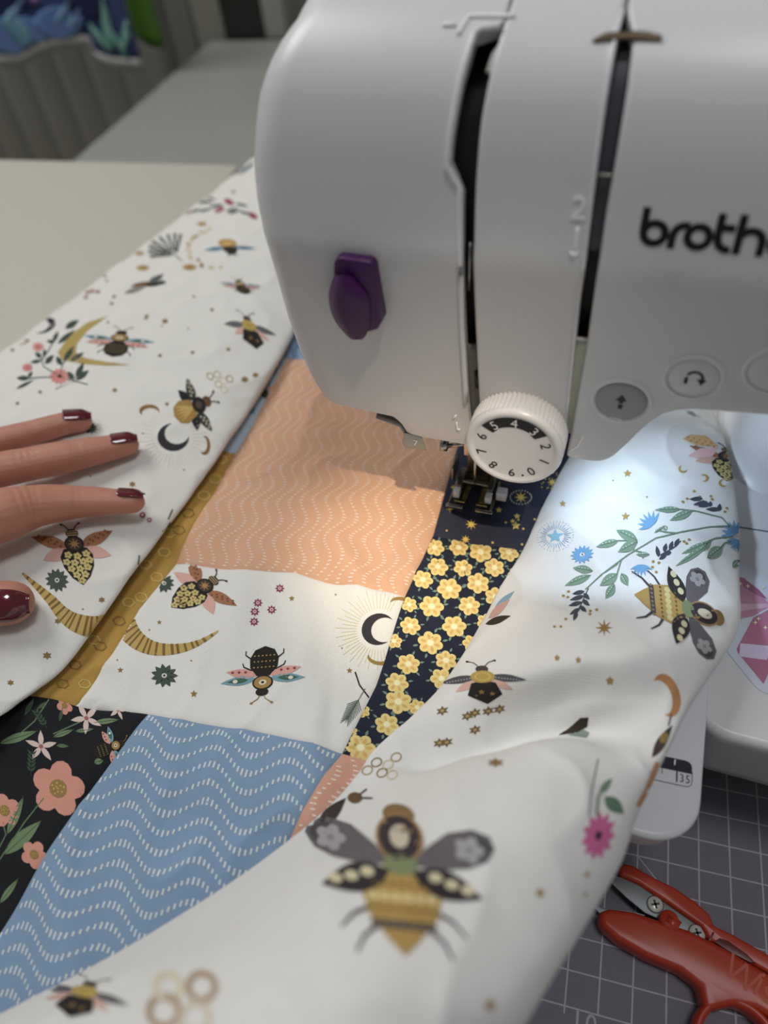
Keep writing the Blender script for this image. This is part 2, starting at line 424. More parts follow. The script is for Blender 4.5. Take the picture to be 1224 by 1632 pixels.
# ================================================================== the room
FLOOR_Z = -735
b = MB(); b.box(-2400, 1800, -1600, 1500, FLOOR_Z - 20, FLOOR_Z)
tag(b.build('floor', mat('floor_boards', '8a8074', 0.6, var=(6, 0.1))), 'plain floor under the desks', kind='structure')
WALL_Y = 1110
b = MB(); b.box(-2400, 1800, WALL_Y, WALL_Y + 40, FLOOR_Z, 1700)
tag(b.build('wall_back', mat('grey_wall', '96958e', 0.8, var=(5, 0.04))), 'grey wall behind the desks', kind='structure')

def desk(name, x0, x1, y0, y1, top, thick, material, label, legmat, r=4, leg_in=30):
    o = empty(name); tag(o, label, 'desk')
    b = MB(); b.prism(rrect(x0, x1, y0, y1, r), top - thick, top); b.build('table_top', material, o, bevel=1.5)
    for x in (x0 + leg_in, x1 - leg_in - 40):
        for y in (y0 + leg_in, y1 - leg_in - 40):
            b = MB(); b.box(x, x + 40, y, y + 40, FLOOR_Z, top - thick + .2); b.build('leg', legmat, o, bevel=2)
    return o
CREAM = mat('cream_laminate', 'c2bfb2', 0.42, var=(4, 0.03))
GREYTOP = mat('grey_marbled_top', '9b9994', 0.4, var=(7, 0.10))
DESKM = mat('desk_laminate', 'a7a49c', 0.5, var=(5, 0.04))
EXT_Z = 85.0
desk('cream_side_table', -1000, -400, -330, 434, EXT_Z - 1, 24, CREAM, 'cream laminate side table holding the quilt beside the sewing machine', mat('cream_leg', 'b5b1a2', .5))
desk('machine_desk', -396, 700, -330, 470, -2.2, 26, DESKM, 'grey laminate desk under the cutting mat and sewing machine', mat('desk_leg', '8b8983', .5))
desk('grey_desk', -722, 300, 560, WALL_Y - 60, -4, 26, GREYTOP, 'grey marbled desk in shade behind the cream table', mat('desk_leg', '8b8983', .5))

# ================================================================== sewing machine frame:  s along the machine, d towards its back
ANG = math.radians(-4.5); MO = np.array([-132.0, 52.0])
SV = np.array([math.cos(ANG), math.sin(ANG)]); DV = np.array([-math.sin(ANG), math.cos(ANG)])
def mw(s, d, z):
    p = MO + s * SV + d * DV; return (p[0], p[1], z)
def ms(p):
    q = np.array(p[:2]) - MO; return float(q @ SV), float(q @ DV), float(p[2])
PROF = [(9.4, 138), (8.2, 150), (6.4, 168), (3.0, 200), (.8, 222), (.05, 229.5), (.1, 231), (1.1, 234.5), (4.6, 248), (9.6, 264), (17, 277.5), (29, 287), (44, 292.5), (70, 295.5), (112, 296)]
PR = _cr(PROF, 8)
LA = [0.0]
for i in range(1, len(PR)): LA.append(LA[-1] + float(np.linalg.norm(PR[i] - PR[i - 1])))
PD = np.array([p[0] for p in PR]); PZ = np.array([p[1] for p in PR]); LA = np.array(LA)
def prof(l):
    d = float(np.interp(l, LA, PD)); z = float(np.interp(l, LA, PZ)); e = 1.5
    td = float(np.interp(l + e, LA, PD) - np.interp(l - e, LA, PD)); tz = float(np.interp(l + e, LA, PZ) - np.interp(l - e, LA, PZ))
    q = math.hypot(td, tz) or 1
    return d, z, -tz / q, td / q       # point, outward normal (in d,z)
CM = ms(CAM)
def hit(u, v):
    """pixel -> (s, l) on the curved front of the machine"""
    r = ray(u, v); rs, rd, rz = float(r[:2] @ SV), float(r[:2] @ DV), float(r[2]); best = None
    for i in range(len(PR) - 1):
        (d0, z0), (d1, z1) = PR[i], PR[i + 1]
        a = np.array([[rd, -(d1 - d0)], [rz, -(z1 - z0)]]); 
        if abs(np.linalg.det(a)) < 1e-9: continue
        t, k = np.linalg.solve(a, np.array([d0 - CM[1], z0 - CM[2]]))
        lo = -1e9 if i == 0 else -1e-6
        if lo <= k <= 1.000001 and t > 0 and (best is None or t < best[0]):
            best = (t, CM[0] + t * rs, LA[i] + k * (LA[i + 1] - LA[i]))
    return (best[1], best[2]) if best else (CM[0] + 200 * rs, LA[-1])
def surf(s, l, off=0.0):
    d, z, nd, nz = prof(l); return mw(s, d + nd * off, z + nz * off)
def edge(pxs):
    return interp([(hit(u, v)[1], hit(u, v)[0]) for u, v in pxs])
def bottom(pxs):
    return interp([hit(u, v) for u, v in pxs])
LTOP = float(LA[-1])

machine = empty('sewing_machine')
tag(machine, 'white sewing machine with tension dial and black brand lettering', 'sewing machine')

def panel(name, eL, eR, bot, nS, nL, xs=None, ltop=LTOP, solid=7, bevel=1.1, rnd=0, cap=0):
    rows = []
    ts = [k / nS for k in range(nS + 1)]
    for j in range(nL + 1):
        wv = j / nL; row = []
        cols = []
        if rnd:
            for k in range(4): cols.append(('cap', cap * (1 - k / 4)))
            for k in range(7): cols.append(('arc', 90 * k / 7))
        cols += [('t', t) for t in ts]
        for kind, t in cols:
            s = 0.0 if not rnd else -30.0
            l = 100.0
            for _ in range(4):
                l0 = bot(s); l = l0 + (ltop - l0) * wv ** 0.9
                a, c = eL(l), eR(l)
                if kind == 't': s = (a + rnd) + (c - a - rnd) * t; ins = 0
                elif kind == 'arc':
                    th = math.radians(t); s = a + rnd * (1 - math.sin(th)); s = a + rnd - rnd * math.cos(th); ins = rnd - rnd * math.sin(th)
                else: s = a; ins = rnd + t
            row.append(surf(s, l, -ins))
        rows.append(row)
    m_ = MB(); m_.grid(rows)
    o = m_.build(name, WHITE, machine, bevel=bevel, solid=solid)
    return o

# outlines traced on the front of the machine
E_SIL = [(474, 12), (452, 40), (430, 85), (412, 150), (406, 210), (404, 270), (410, 330), (420, 380), (440, 450), (460, 520), (480, 575), (497, 612), (514, 640), (520, 655)]
E1L = [(812, 0), (806, 20), (801, 40), (758, 47), (750, 75), (735, 130), (720, 215), (715, 265), (735, 300), (735, 400), (738, 520), (745, 640), (752, 710)]
E1R = [(816, 0), (808, 22), (795, 62), (780, 120), (765, 200), (757, 300), (754, 400), (757, 520), (763, 640), (768, 700)]
E2L = [(997, 0), (993, 13), (982, 64), (965, 163), (952, 257), (940, 355), (931, 428), (922.6, 485), (914, 571), (905.5, 657), (897, 712)]
E2R = [(1002, 0), (998, 13), (1010, 56), (1000, 141), (982, 248), (965, 342), (957, 400), (944, 485), (933, 563), (918, 648), (903, 725), (900, 745)]
B_L = [(480, 632), (520, 640), (545, 646), (600, 658), (628, 664), (641, 676), (650, 690), (672, 696), (733, 707), (760, 712)]
B_C = [(755, 660), (830, 690), (900, 716)]
B_R = [(895, 728), (905, 729), (930, 735), (957, 737), (974, 731), (1000, 708), (1030, 679), (1055, 662), (1077, 656), (1102, 654), (1145, 657), (1224, 663), (1500, 700)]
eSil = edge(E_SIL); e1L = edge(E1L); e1R = edge(E1R); e2L = edge(E2L); e2R = edge(E2R)
panel('face_cover', lambda l: eSil(l) - 5, e1L, bottom(B_L), 34, 60, rnd=13, cap=40, solid=5)
panel('centre_panel', e1R, e2L, bottom(B_C), 16, 50)
panel('front_panel', e2R, lambda l: 232.0, bottom(B_R), 110, 50, solid=8)

# dark inside of the head, seen through the two thread slots
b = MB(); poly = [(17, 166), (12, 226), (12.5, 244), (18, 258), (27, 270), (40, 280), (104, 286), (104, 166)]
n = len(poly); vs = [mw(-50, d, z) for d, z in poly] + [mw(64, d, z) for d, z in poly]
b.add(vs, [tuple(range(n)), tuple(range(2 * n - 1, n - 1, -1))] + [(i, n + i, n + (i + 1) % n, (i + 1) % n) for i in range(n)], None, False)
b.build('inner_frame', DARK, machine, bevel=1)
def strip(name, L, Rr, material, off, n=14, solid=1.0):
    """a narrow plate following the machine front between two traced edges"""
    b = MB(); rows = []
    for k in range(n + 1):
        t = k / n; out = []
        for E in (L, Rr):
            x = t * (len(E) - 1); i = min(int(x), len(E) - 2); f = x - i
            s, l = hit(E[i][0] + (E[i + 1][0] - E[i][0]) * f, E[i][1] + (E[i + 1][1] - E[i][1]) * f); out.append((s, l))
        rows.append([surf(out[0][0] + (out[1][0] - out[0][0]) * q, out[0][1] + (out[1][1] - out[0][1]) * q, off) for q in (0, .25, .5, .75, 1)])
    b.grid(rows); return b.build(name, material, machine, solid=solid)
strip('thread_guide', [(982, 68), (960, 200), (930, 405)], [(1012, 62), (990, 200), (962, 405)], GREYP, -5)
strip('slot_rib', [(950, 277), (949, 281)], [(976, 279), (975, 283)], STEEL, -2.5, 2)
strip('slot_rib', [(914, 546), (914, 549)], [(935, 547), (935, 550)], WHITE2, -3, 2)
strip('take_up_guide', [(800, 52), (782, 78), (772, 108)], [(815, 52), (806, 80), (796, 125)], mat('pale_grey_plastic', 'a9a9a2', .4), -3)
strip('take_up_lever', [(745, 390), (743, 470)], [(747, 390), (745, 470)], STEEL, -3.5, 3)
strip('thread_path', [(738, 560), (745, 640), (750, 690)], [(757, 560), (764, 640), (768, 690)], mat('mid_grey_plastic', '6e6d6b', .45), -4.2)  # plain mid grey strip inside the left slot
strip('painted_lit_path', [(912, 552), (905, 620), (894, 700)], [(937, 552), (928, 620), (914, 700)], mat('painted_slot_light', 'c4cbb6', .45), -4)  # pale strip paints in the lamp light inside the right slot
strip('slot_window', [(754, 600), (755, 626)], [(768, 600), (769, 626)], BLACK, -3.2, 2)
strip('top_thread_guide', [(944, 66), (965, 55), (1000, 52), (1030, 53), (1055, 59)], [(945, 68), (965, 66), (1000, 64), (1030, 65), (1054, 66)], mat('bronze_guide', '6b5c48', .3, .8), 0.7, 14, .8)
# white raised rims along the slots
def rim(name, E, w_, off=0.6, material=None):
    b = MB(); pts = []
    dense = []
    for (a, c) in zip(E[:-1], E[1:]):
        for k in range(6): dense.append((a[0] + (c[0] - a[0]) * k / 6, a[1] + (c[1] - a[1]) * k / 6))
    dense.append(E[-1])
    for u, v in dense:
        s, l = hit(u, v); pts.append(surf(s, l, off))
    b.tube(pts, w_, 8); return b.build(name, material or WHITE2, machine)
rim('slot_rim', [(798, 43), (764, 47), (756, 55), (748, 78), (733, 132), (718, 215), (713, 265), (733, 300), (733, 400), (736, 520), (743, 640)], 1.0, .2)
rim('slot_rim', [(993, 16), (980, 64), (963, 163), (950, 257), (938, 355), (929, 428), (920.6, 485), (912, 571), (903.5, 657)], 0.55, .1)

# ---- flat lettering and marks on the front
def on_front(S, fn, col_default='101014', off=0.25, name='print', material=None, parent=None, lay=.05):
    b = MB()
    for p, c, l in S:
        tri_fill(b, p, lambda x, y, l=l: fn(x, y, off + lay * l), c or col_default, 3.0)
    return b.build(name, material or PRINT, parent or machine)
def tri_fill(b, poly, fn, col, maxlen):
    tris = tessellate_polygon([[Vector((x, y, 0)) for x, y in poly]])
    stack = [tuple(poly[i] for i in t) for t in tris]; out = []
    while stack:
        t = stack.pop(); e = [math.dist(t[i], t[(i + 1) % 3]) for i in range(3)]; k = e.index(max(e))
        if e[k] > maxlen:
            a, c, o = t[k], t[(k + 1) % 3], t[(k + 2) % 3]; m_ = ((a[0] + c[0]) / 2, (a[1] + c[1]) / 2)
            stack += [(a, m_, o), (m_, c, o)]
        else: out.append(t)
    idx = {}; vs = []; fs = []
    for t in out:
        f = []
        for p in t:
            k = (round(p[0], 4), round(p[1], 4))
            if k not in idx:
                w_ = fn(*p); idx[k] = len(vs) if w_ is not None else None
                if w_ is not None: vs.append(w_)
            f.append(idx[k])
        if None in f or len(set(f)) < 3: continue
        ar = (t[1][0] - t[0][0]) * (t[2][1] - t[0][1]) - (t[2][0] - t[0][0]) * (t[1][1] - t[0][1])
        fs.append(tuple(f) if ar > 0 else tuple(f[::-1]))
    if fs: b.add(vs, fs, col)
def arc(cx, cy, r, a0, a1, n=16, ry=None):
    return [(cx + r * math.cos(math.radians(a0 + (a1 - a0) * k / n)), cy + (ry or r) * math.sin(math.radians(a0 + (a1 - a0) * k / n))) for k in range(n + 1)]
def logo():
    """lower-case rounded letters, x-height 1, stroke .22"""
    w_ = .26; r = .37; S = []
    def st(p): S.append((stroke(p, w_), None, 0))
    def ring(cx): 
        for q in ringp(cx, .5, .5, w_, 28): S.append((q, None, 0))
    x = 0.0
    st([(x + .11, .5), (x + .11, 1.42)]); ring(x + .5)                                   # b
    x = 1.02
    st([(x + .11, 0), (x + .11, .55)]); st([(x + .11, .45)] + arc(x + .5, .5, r, 180, 80, 10) + [(x + .64, .885)])   # r
    x = 1.5; ring(x + .5)                                                                # o
    x = 2.52
    st([(x + .11, .48), (x + .11, 1.4)]); st([(x + .11, .55)] + arc(x + .5, .5, r, 180, 285, 10)); st([(x + .1, .9), (x + .62, .9)])   # t
    x = 3.22
    st([(x + .11, 0), (x + .11, 1.42)]); st(arc(x + .5, .5, r, 150, 0, 12) + [(x + .5 + r, .3), (x + .5 + r, 0)])    # h
    x = 4.26
    st(arc(x + .5, .5, r, 0, 320, 24)); st([(x + .1, .5), (x + .9, .5)])                  # e
    x = 5.3
    st([(x + .11, 0), (x + .11, .55)]); st([(x + .11, .45)] + arc(x + .5, .5, r, 180, 80, 10) + [(x + .64, .885)])
    return S
s0, l0 = hit(1016, 391); s1, l1 = hit(1209, 408.5); sc = (s1 - s0) / 4.10
on_front(xf(logo(), sc=sc), lambda x, y, o: surf(s0 + x, l0 + (l1 - l0) * x / (4.1 * sc) + y * .94, o), '0c0d14', name='brand_lettering')
# raised 2 and arrow beside the slot
def glyph(ch):
    c = bpy.data.curves.new('g', 'FONT'); c.body = ch; c.align_x = 'CENTER'; c.size = 1.0; c.resolution_u = 3
    o = bpy.data.objects.new('g', c); me = bpy.data.meshes.new_from_object(o)
    vs = [(v.co.x, v.co.y) for v in me.vertices]; fs = [tuple(p.vertices) for p in me.polygons]
    bpy.data.objects.remove(o); bpy.data.meshes.remove(me); bpy.data.curves.remove(c)
    return vs, fs
GL = {}
def put_text(b, txt, fn, col, adv=.56):
    x = -(len(txt) - 1) * adv / 2
    for ch in txt:
        if ch not in GL: GL[ch] = glyph(ch)
        vs, fs = GL[ch]; b.add([fn(vx + x, vy - .35) for vx, vy in vs], fs, col, False); x += adv
RM = print_mat('raised_white_mark', .3, 0, 0, .5, 0)
def raised(polys, name='raised_mark'):
    b = MB()
    for p in polys: tri_fill(b, p, lambda x, y: surf(x, y, .6), 'fafafc', 3)
    b.build(name, RM, machine, solid=.9)
b = MB(); s0_, l0_ = hit(922, 338); put_text(b, '2', lambda x, y: surf(s0_ + 9 * x, l0_ + 1.2 + 9 * y, .5), 'fafafc'); b.build('raised_number', RM, machine, solid=.9)
sa, la = hit(918, 385); raised([stroke([(sa, la + 4.2), (sa, la - 3)], .7) , [(sa - 1.5, la - 2.9), (sa + 1.5, la - 2.9), (sa, la - 5.2)]], 'raised_arrow')
sa2, la2 = hit(726, 672); raised([stroke([(sa2 + .5, la2 + 4), (sa2 - 1, la2 + 2)], .5)]); raised([stroke([(sa2 + .5, la2), (sa2 + .5, la2 - 4), (sa2 + 1.8, la2 - 4)], .5)])
sa3, la3 = hit(924, 700); raised([stroke([(sa3 + 1, la3 + 2), (sa3 - .5, la3 - 4), (sa3 - 3, la3 - 7)], .5)])
sa4, la4 = hit(752, 31); raised([stroke([(sa4 - 8, la4 - 2), (sa4 - 4, la4 - 2)], .7)]); raised([stroke([(sa4 - 3, la4 - 5), (sa4 - 1, la4 + 1), (sa4 + 12, la4 + 1)], .9)])

# ---- push buttons
def button(u, v, rs, rl, face, name, marks, recess=False):
    s0, l0 = hit(u, v)
    b = MB(); rows = []
    for (q, off) in ((1.2, 0.0), (1.14, .8), (1.06, .8), (1.0, -.6)):
        rows.append([surf(s0 + rs * q * math.cos(t), l0 + rl * q * math.sin(t), off) for t in [2 * math.pi * k / 40 for k in range(40)]])
    b.grid(rows, closed=True, flip=True); o = b.build(name, WHITE2, machine)
    b = MB(); rows = []
    for (q, off) in ((1.0, -.8), (.97, .25), (.9, .5), (.5, .55), (.02, .55)):
        rows.append([surf(s0 + rs * q * math.cos(t), l0 + rl * q * math.sin(t), off) for t in [2 * math.pi * k / 40 for k in range(40)]])
    b.grid(rows, closed=True, flip=True); b.build('button_cap', face, o)
    b = MB()
    for p in marks: tri_fill(b, p, lambda x, y: surf(s0 + x, l0 + y, .68), '17171a', 3)
    b.build('button_symbol', PRINT, o)
    return o
GB = mat('grey_button', '9a9a9a', .4)
button(990, 639, 9.0, 9.0, GB, 'push_button', [[(-1.9, .6), (1.9, .6), (0, 3.7)], [(-.75, .7), (.75, .7), (.75, -.5), (-.75, -.5)], [(-.75, -1.2), (.75, -1.2), (.75, -3.2), (-.75, -3.2)]])
ut = [stroke(arc(.3, .6, 2.4, 160, 0, 12), 1.0), [(1.2, .1), (4.2, .1), (2.7, -2.6)], [(2.2, .7), (3.2, .7), (3.2, 0), (2.2, 0)], [(-2.6, .5), (-1.5, .5), (-1.5, -2.4), (-2.6, -2.4)]]
button(1105, 602, 8.0, 8.2, WHITE, 'push_button', ut)
button(1236, 592, 8.0, 8.2, WHITE, 'push_button', [])
b = MB(); s0, l0 = hit(980, 669); rows = []
for (q, off) in ((1.0, 0), (.85, .5), (.5, .5), (.4, .1), (.02, .1)): rows.append([surf(s0 + 3.2 * q * math.cos(t), l0 + 1.9 * q * math.sin(t), off) for t in [2 * math.pi * k / 24 for k in range(24)]])
b.grid(rows, closed=True, flip=True); b.build('button_light', WHITE2, machine)

# ---- tension dial
FACE_D = -6.0
def on_d(u, v, d):
    r = ray(u, v); t = (d - CM[1]) / float(r[:2] @ DV); return CM[0] + t * float(r[:2] @ SV), CM[2] + t * r[2]
ds, dz = on_d(817, 717, FACE_D); DR = 18.4
b = MB(); rows = []; N = 512
def dialr(r, d, rib=0):
    row = []
    for k in range(N):
        t = 2 * math.pi * k / N; q = r - (rib * (.5 + .5 * math.cos(t * 64)))
        row.append(mw(ds + q * math.cos(t), d, dz + q * math.sin(t)))
    return row
for (r, d, rib) in ((15, 8, 0), (DR - .4, 7, .0), (DR + .1, 5.6, 1.0), (DR + .1, -2.6, 1.0), (DR, -3.4, 0), (DR, -4.6, 0), (DR - .5, -5.6, 0), (DR - 1.3, FACE_D, 0), (DR - 2.4, FACE_D, 0), (DR - 2.9, FACE_D + .6, 0), (DR - 4, FACE_D + .7, 0), (6, FACE_D + .7, 0), (.05, FACE_D + .7, 0)):
    rows.append(dialr(r, d, rib))
b.grid(rows, closed=True); dial = b.build('tension_dial', WHITE2, machine)
b = MB(); RI = DR - 3.0
def df(x, y, o=0): return mw(ds + x, FACE_D + .55 - o, dz + y)
poly = arc(0, 0, RI * .98, 37, 143, 24) + arc(0, 0, RI * .66, 140, 127, 3) + arc(0, 0, RI * .69, 125, 55, 18) + arc(0, 0, RI * .66, 53, 40, 3)
tri_fill(b, poly, df, '15151a', 4)
for k, ch in enumerate('4321098765'):
    a = math.radians(90 - 36 * k); cx, cy = RI * .82 * math.cos(a), RI * .82 * math.sin(a); rt = a - math.pi / 2
    put_text(b, ch, lambda x, y: df(cx + 5.6 * (x * math.cos(rt) - y * math.sin(rt)), cy + 5.6 * (x * math.sin(rt) + y * math.cos(rt)), .06), 'e8e8ea' if ch in '345' else '17171a')
tri_fill(b, ell(RI * .9 * math.cos(math.radians(-72)), RI * .9 * math.sin(math.radians(-72)), .5, .5, 0, 8), df, '17171a', 4)
b.build('dial_numbers', PRINT, dial)
b = MB(); s0, l0 = hit(829, 632); rows = []
for (q, off) in ((1, -.2), (.8, .8), (.4, 1.2), (.02, 1.3)): rows.append([surf(s0 + 1.2 * q * math.cos(t), l0 + 1.4 * q * math.sin(t), off) for t in [2 * math.pi * k / 16 for k in range(16)]])
b.grid(rows, closed=True, flip=True); b.build('dial_pointer', WHITE2, machine)

# ---- purple thread cutter clip on the face cover
def fp(u, v, off):
    s, l = hit(u, v); return surf(s, l, off)
def px_prism(name, pxs, o0, o1, material, bevel=.6, parent=None, top=None):
    n = len(pxs); b = MB(); top = top or pxs
    vs = [fp(u, v, o0) for u, v in pxs] + [fp(u, v, o1) for u, v in top]
    A = sum(pxs[i][0] * pxs[(i + 1) % n][1] - pxs[(i + 1) % n][0] * pxs[i][1] for i in range(n))
    fs = [tuple(range(n)), tuple(range(2 * n - 1, n - 1, -1))] + [(i, n + i, n + (i + 1) % n, (i + 1) % n) for i in range(n)]
    if A < 0: fs = [f[::-1] for f in fs]
    b.add(vs, fs, None, False); return b.build(name, material, parent or machine, bevel=bevel)
def fpd(u, v, off):
    s_, z_ = on_d(u, v, 1.8 - off); return mw(s_, 1.8 - off, z_)
def fpd_prism(name, pxs, o0, o1, material, bevel, parent):
    n = len(pxs); b = MB(); top_ = [fpd(u, v, o1) for u, v in pxs]; dv = (o1 - o0)
    vs = [(p[0] + DV[0] * dv, p[1] + DV[1] * dv, p[2]) for p in top_] + top_
    fs = [tuple(range(n)), tuple(range(2 * n - 1, n - 1, -1))] + [(i, n + i, n + (i + 1) % n, (i + 1) % n) for i in range(n)]
    b.add(vs, fs, None, False); return b.build(name, material, parent, bevel=bevel)
cut = fpd_prism('thread_cutter', [(531, 418), (540, 411), (588, 418), (595, 424), (607, 514), (601, 526), (588, 530), (540, 520), (531, 450)], -2, 5.5, PURPLE, .9, machine)
cut['label'] = 'purple thread cutter clip'
b = MB(); rows = []
for (v, x0, xr, x1, k) in ((438, 533, 546, 561, .75), (455, 527, 547, 575, .9), (473, 524, 548, 588, 1), (495, 527, 549, 590, 1), (515, 536, 551, 590, .95), (533, 551, 557, 584, .8), (541, 560, 564, 577, .65)):
    o = 5.2
    rows.append([fpd(x0, v, 3), fpd(x0, v, o + 2.2 * k), fpd((x0 + xr) / 2, v, o + 4.4 * k), fpd(xr - 1.2, v, o + 5.6 * k), fpd(xr + 1.2, v, o + 5.6 * k), fpd(xr * .45 + x1 * .55, v, o + 3.8 * k), fpd(x1, v, o + 1.0 * k), fpd(x1, v, 3)])
rows = [list(map(np.array, r)) for r in rows]
cols_ = [smooth_pts([rows[i][j] for i in range(len(rows))], 4) for j in range(8)]
rows = [[cols_[j][i] for j in range(8)] for i in range(len(cols_[0]))]
b.grid(rows, flip=True); K8 = 8; K = len(rows) - 1
b.f += [tuple(range(K8))[::-1], tuple(K * K8 + i for i in range(K8))]; b.c += [None, None]; b.smooth += [False, False]
b.build('cutter_lever', PURPLE, cut, bevel=.25)

# ---- metal pieces below the head
def wpl(name, pts, z0, z1, material, parent=machine, bevel=.3):
    b = MB(); b.prism([mw(s, d, 0)[:2] for s, d in pts], z0, z1); return b.build(name, material, parent, bevel=bevel)
# needle threader lever
b = MB(); rows = []
for (u, v, d) in [(600, 662, 12), (620, 668, 13), (640, 675, 13), (650, 690, 13), (660, 702, 12)]:
    s, z = on_d(u, v, d); rows.append((s, d, z))
b.tube([mw(*q) for q in rows], [1.6, 2.0, 2.2, 2.2, 1.8], 10, flat=.5); b.build('threader_arm', mat('threader_metal', '9b9a94', .35, .6), machine)
b = MB(); vs = []
for d in (9.5, 11.2): vs += [mw(*(lambda q: (q[0], d, q[1]))(on_d(u, v, d))) for u, v in ((644, 690), (672, 694), (680, 718), (645, 714), (641, 705))]
b.add(vs, [(0, 1, 2, 3, 4), (9, 8, 7, 6, 5)] + [(i, 5 + i, 5 + (i + 1) % 5, (i + 1) % 5) for i in range(5)], None, False)
thr = b.build('threader_lever', mat('threader_metal', '9b9a94', .35, .6), machine, bevel=.3)
b = MB(); tq = on_d(662, 706, 9.2); put_text(b, '7', lambda x, y: mw(tq[0] + 4.6 * x, 9.2, tq[1] + 4.6 * y), 'f0f0f0'); b.build('threader_mark', PRINT, thr)
# needle clamp screw, needle, presser foot (needle column at pixel 752,760)
nb = at(757, 788, EXT_Z + 4); ns, nd, _ = ms(nb)
b = MB(); b.tube([mw(ns, nd, 122), mw(ns, nd, 175)], 3.3, 16); b.build('needle_bar', STEEL, machine)
b = MB(); b.box(-4.2, 4.2, -4, 4, 0, 9)
cv = [mw(ns + x, nd + y, 118 + z) for x, y, z in b.v]; b.v = [tuple(p) for p in cv]; b.build('needle_clamp', STEEL, machine, bevel=.6)
b = MB(); q = on_d(703, 709, nd); b.tube([mw(q[0], nd, q[1]), mw(q[0] + 3, nd, q[1])], [2.6, 2.6], 18)
b.tube([mw(q[0] + 3, nd, q[1]), mw(ns - 3, nd, 122)], 1.1, 10); b.build('clamp_screw', STEEL, machine)
b = MB(); b.tube([mw(ns, nd, 120), mw(ns, nd, 100), mw(ns, nd, 91)], [.55, .5, .1], 10); b.build('needle', STEEL, machine)
foot = empty('presser_foot'); foot.parent = machine
def fbox(name, x0, x1, y0, y1, z0, z1, material, bevel=.35):
    b = MB(); b.box(x0, x1, y0, y1, z0, z1); b.v = [tuple(mw(ns + x, nd + y, z)) for x, y, z in b.v]
    return b.build(name, material, foot, bevel=bevel)
FZ = EXT_Z + 3.0
for sg in (-1, 1):
    b = MB(); prof_ = [(-9, FZ + 3.2), (-7.5, FZ + 1.4), (-4, FZ + .5), (8, FZ + .4), (8, FZ + 1.8), (-4, FZ + 1.9), (-7, FZ + 2.8), (-8.6, FZ + 4.2)]
    x0, x1 = sorted((sg * 2.6, sg * 8.2)); n = len(prof_)
    vs = [mw(ns + x0, nd + y, z) for y, z in prof_] + [mw(ns + x1, nd + y, z) for y, z in prof_]
    b.add(vs, [tuple(range(n)), tuple(range(2 * n - 1, n - 1, -1))] + [(i, n + i, n + (i + 1) % n, (i + 1) % n) for i in range(n)], None, False)
    b.build('foot_toe', mat('brassy_steel', 'a89868', .22, 1.0), foot, bevel=.4)
    fbox('foot_rail', min(sg * 9.4, sg * 10.6), max(sg * 9.4, sg * 10.6), -10.5, 9, FZ + 1.2, FZ + 3.4, DSTEEL)
    fbox('foot_bar', min(sg * 3.0, sg * 11.2), max(sg * 3.0, sg * 11.2), -12, -10.2, FZ + 1.4, FZ + 3.2, STEEL)
    fbox('foot_slide', min(sg * 6.0, sg * 9.0), max(sg * 6.0, sg * 9.0), -2.5, 9.5, FZ + 3.2, FZ + 8.5, DSTEEL)
    fbox('foot_stop', min(sg * 6.2, sg * 9.2), max(sg * 6.2, sg * 9.2), -6.5, -2.4, FZ + 3.2, FZ + 7.2, WHITE2)
fbox('foot_release', 10.8, 15.6, -3, 1.5, FZ + 3, FZ + 8, WHITE2)
fbox('foot_bridge', -9, 9, 4, 9.5, FZ + 1.6, FZ + 5, DSTEEL)
fbox('foot_pin', -9, 9, .2, 1.2, FZ + 7.4, FZ + 8.4, STEEL)
fbox('foot_ankle', -5.5, 5.5, 6, 14, FZ + 5, FZ + 34, DSTEEL, .8)
fbox('foot_side_bar', -12.2, -10.8, 2, 11, FZ + 6, FZ + 14, DSTEEL)
# LED that lights the right of the needle
b = MB(); lp = (46, 34, 163.5); b.tube([mw(lp[0], lp[1], lp[2] + 2), mw(lp[0], lp[1], lp[2])], 3.4, 20)
lm = bpy.data.materials.new('led_glow'); lm.use_nodes = True; bs = lm.node_tree.nodes['Principled BSDF']
bs.inputs['Emission Color'].default_value = (.82, .9, 1, 1); bs.inputs['Emission Strength'].default_value = 12
b.build('led_lamp', lm, machine)
pl = mw(lp[0] + 1, lp[1] - 1, lp[2] - 3); tg = mw(lp[0] + 62, lp[1] - 16, 88)
LED = spot('led_light', [x * MM for x in pl], [x * MM for x in tg], 0.27, (.64, .81, 1.0), 140, .8, .006)

# ---- base, column and arm behind the front panel
base_f = ms(at(1180, 1180, 83))[1]
b = MB(); rows = []
for (ins, z) in ((14, 24), (13, 30), (3, 70), (.8, 76), (0, 79), (.3, 81.2), (1.2, 82.6), (2.6, 83.2)):
    rows.append([mw(x, y, z) for x, y in rrect(104.5 + ins * .3, 330 - ins, base_f + ins, 190 - ins * .3, (22, 8, 14, 22), 8)])
b.grid(rows, closed=True)
n = len(rows[0]); L = len(rows)
b.f.append(tuple((L - 1) * n + i for i in range(n))); b.c.append(None); b.smooth.append(False)
b.f.append(tuple(range(n))[::-1]); b.c.append(None); b.smooth.append(False)
base = b.build('machine_base', WHITE, machine)
for (x, y) in ((130, base_f + 40), (300, base_f + 40), (130, 165), (300, 165)):
    b = MB(); b.tube([mw(x, y, .06), mw(x, y, 24.5)], 9, 20); b.build('rubber_foot', BLACK, machine)
b = MB(); b.box(-70, 106, 40, 150, 22, 83)
b.v = [tuple(mw(*p)) for p in b.v]; b.build('free_arm', WHITE, machine, bevel=4)
# joint line across the bed
b = MB(); q0, q1 = at(1110, 829, 83.3), at(1330, 864, 83.3); b.tube([q0, q1], .35, 6); b.build('bed_joint', mat('joint_line', '6f7680', .6), machine)
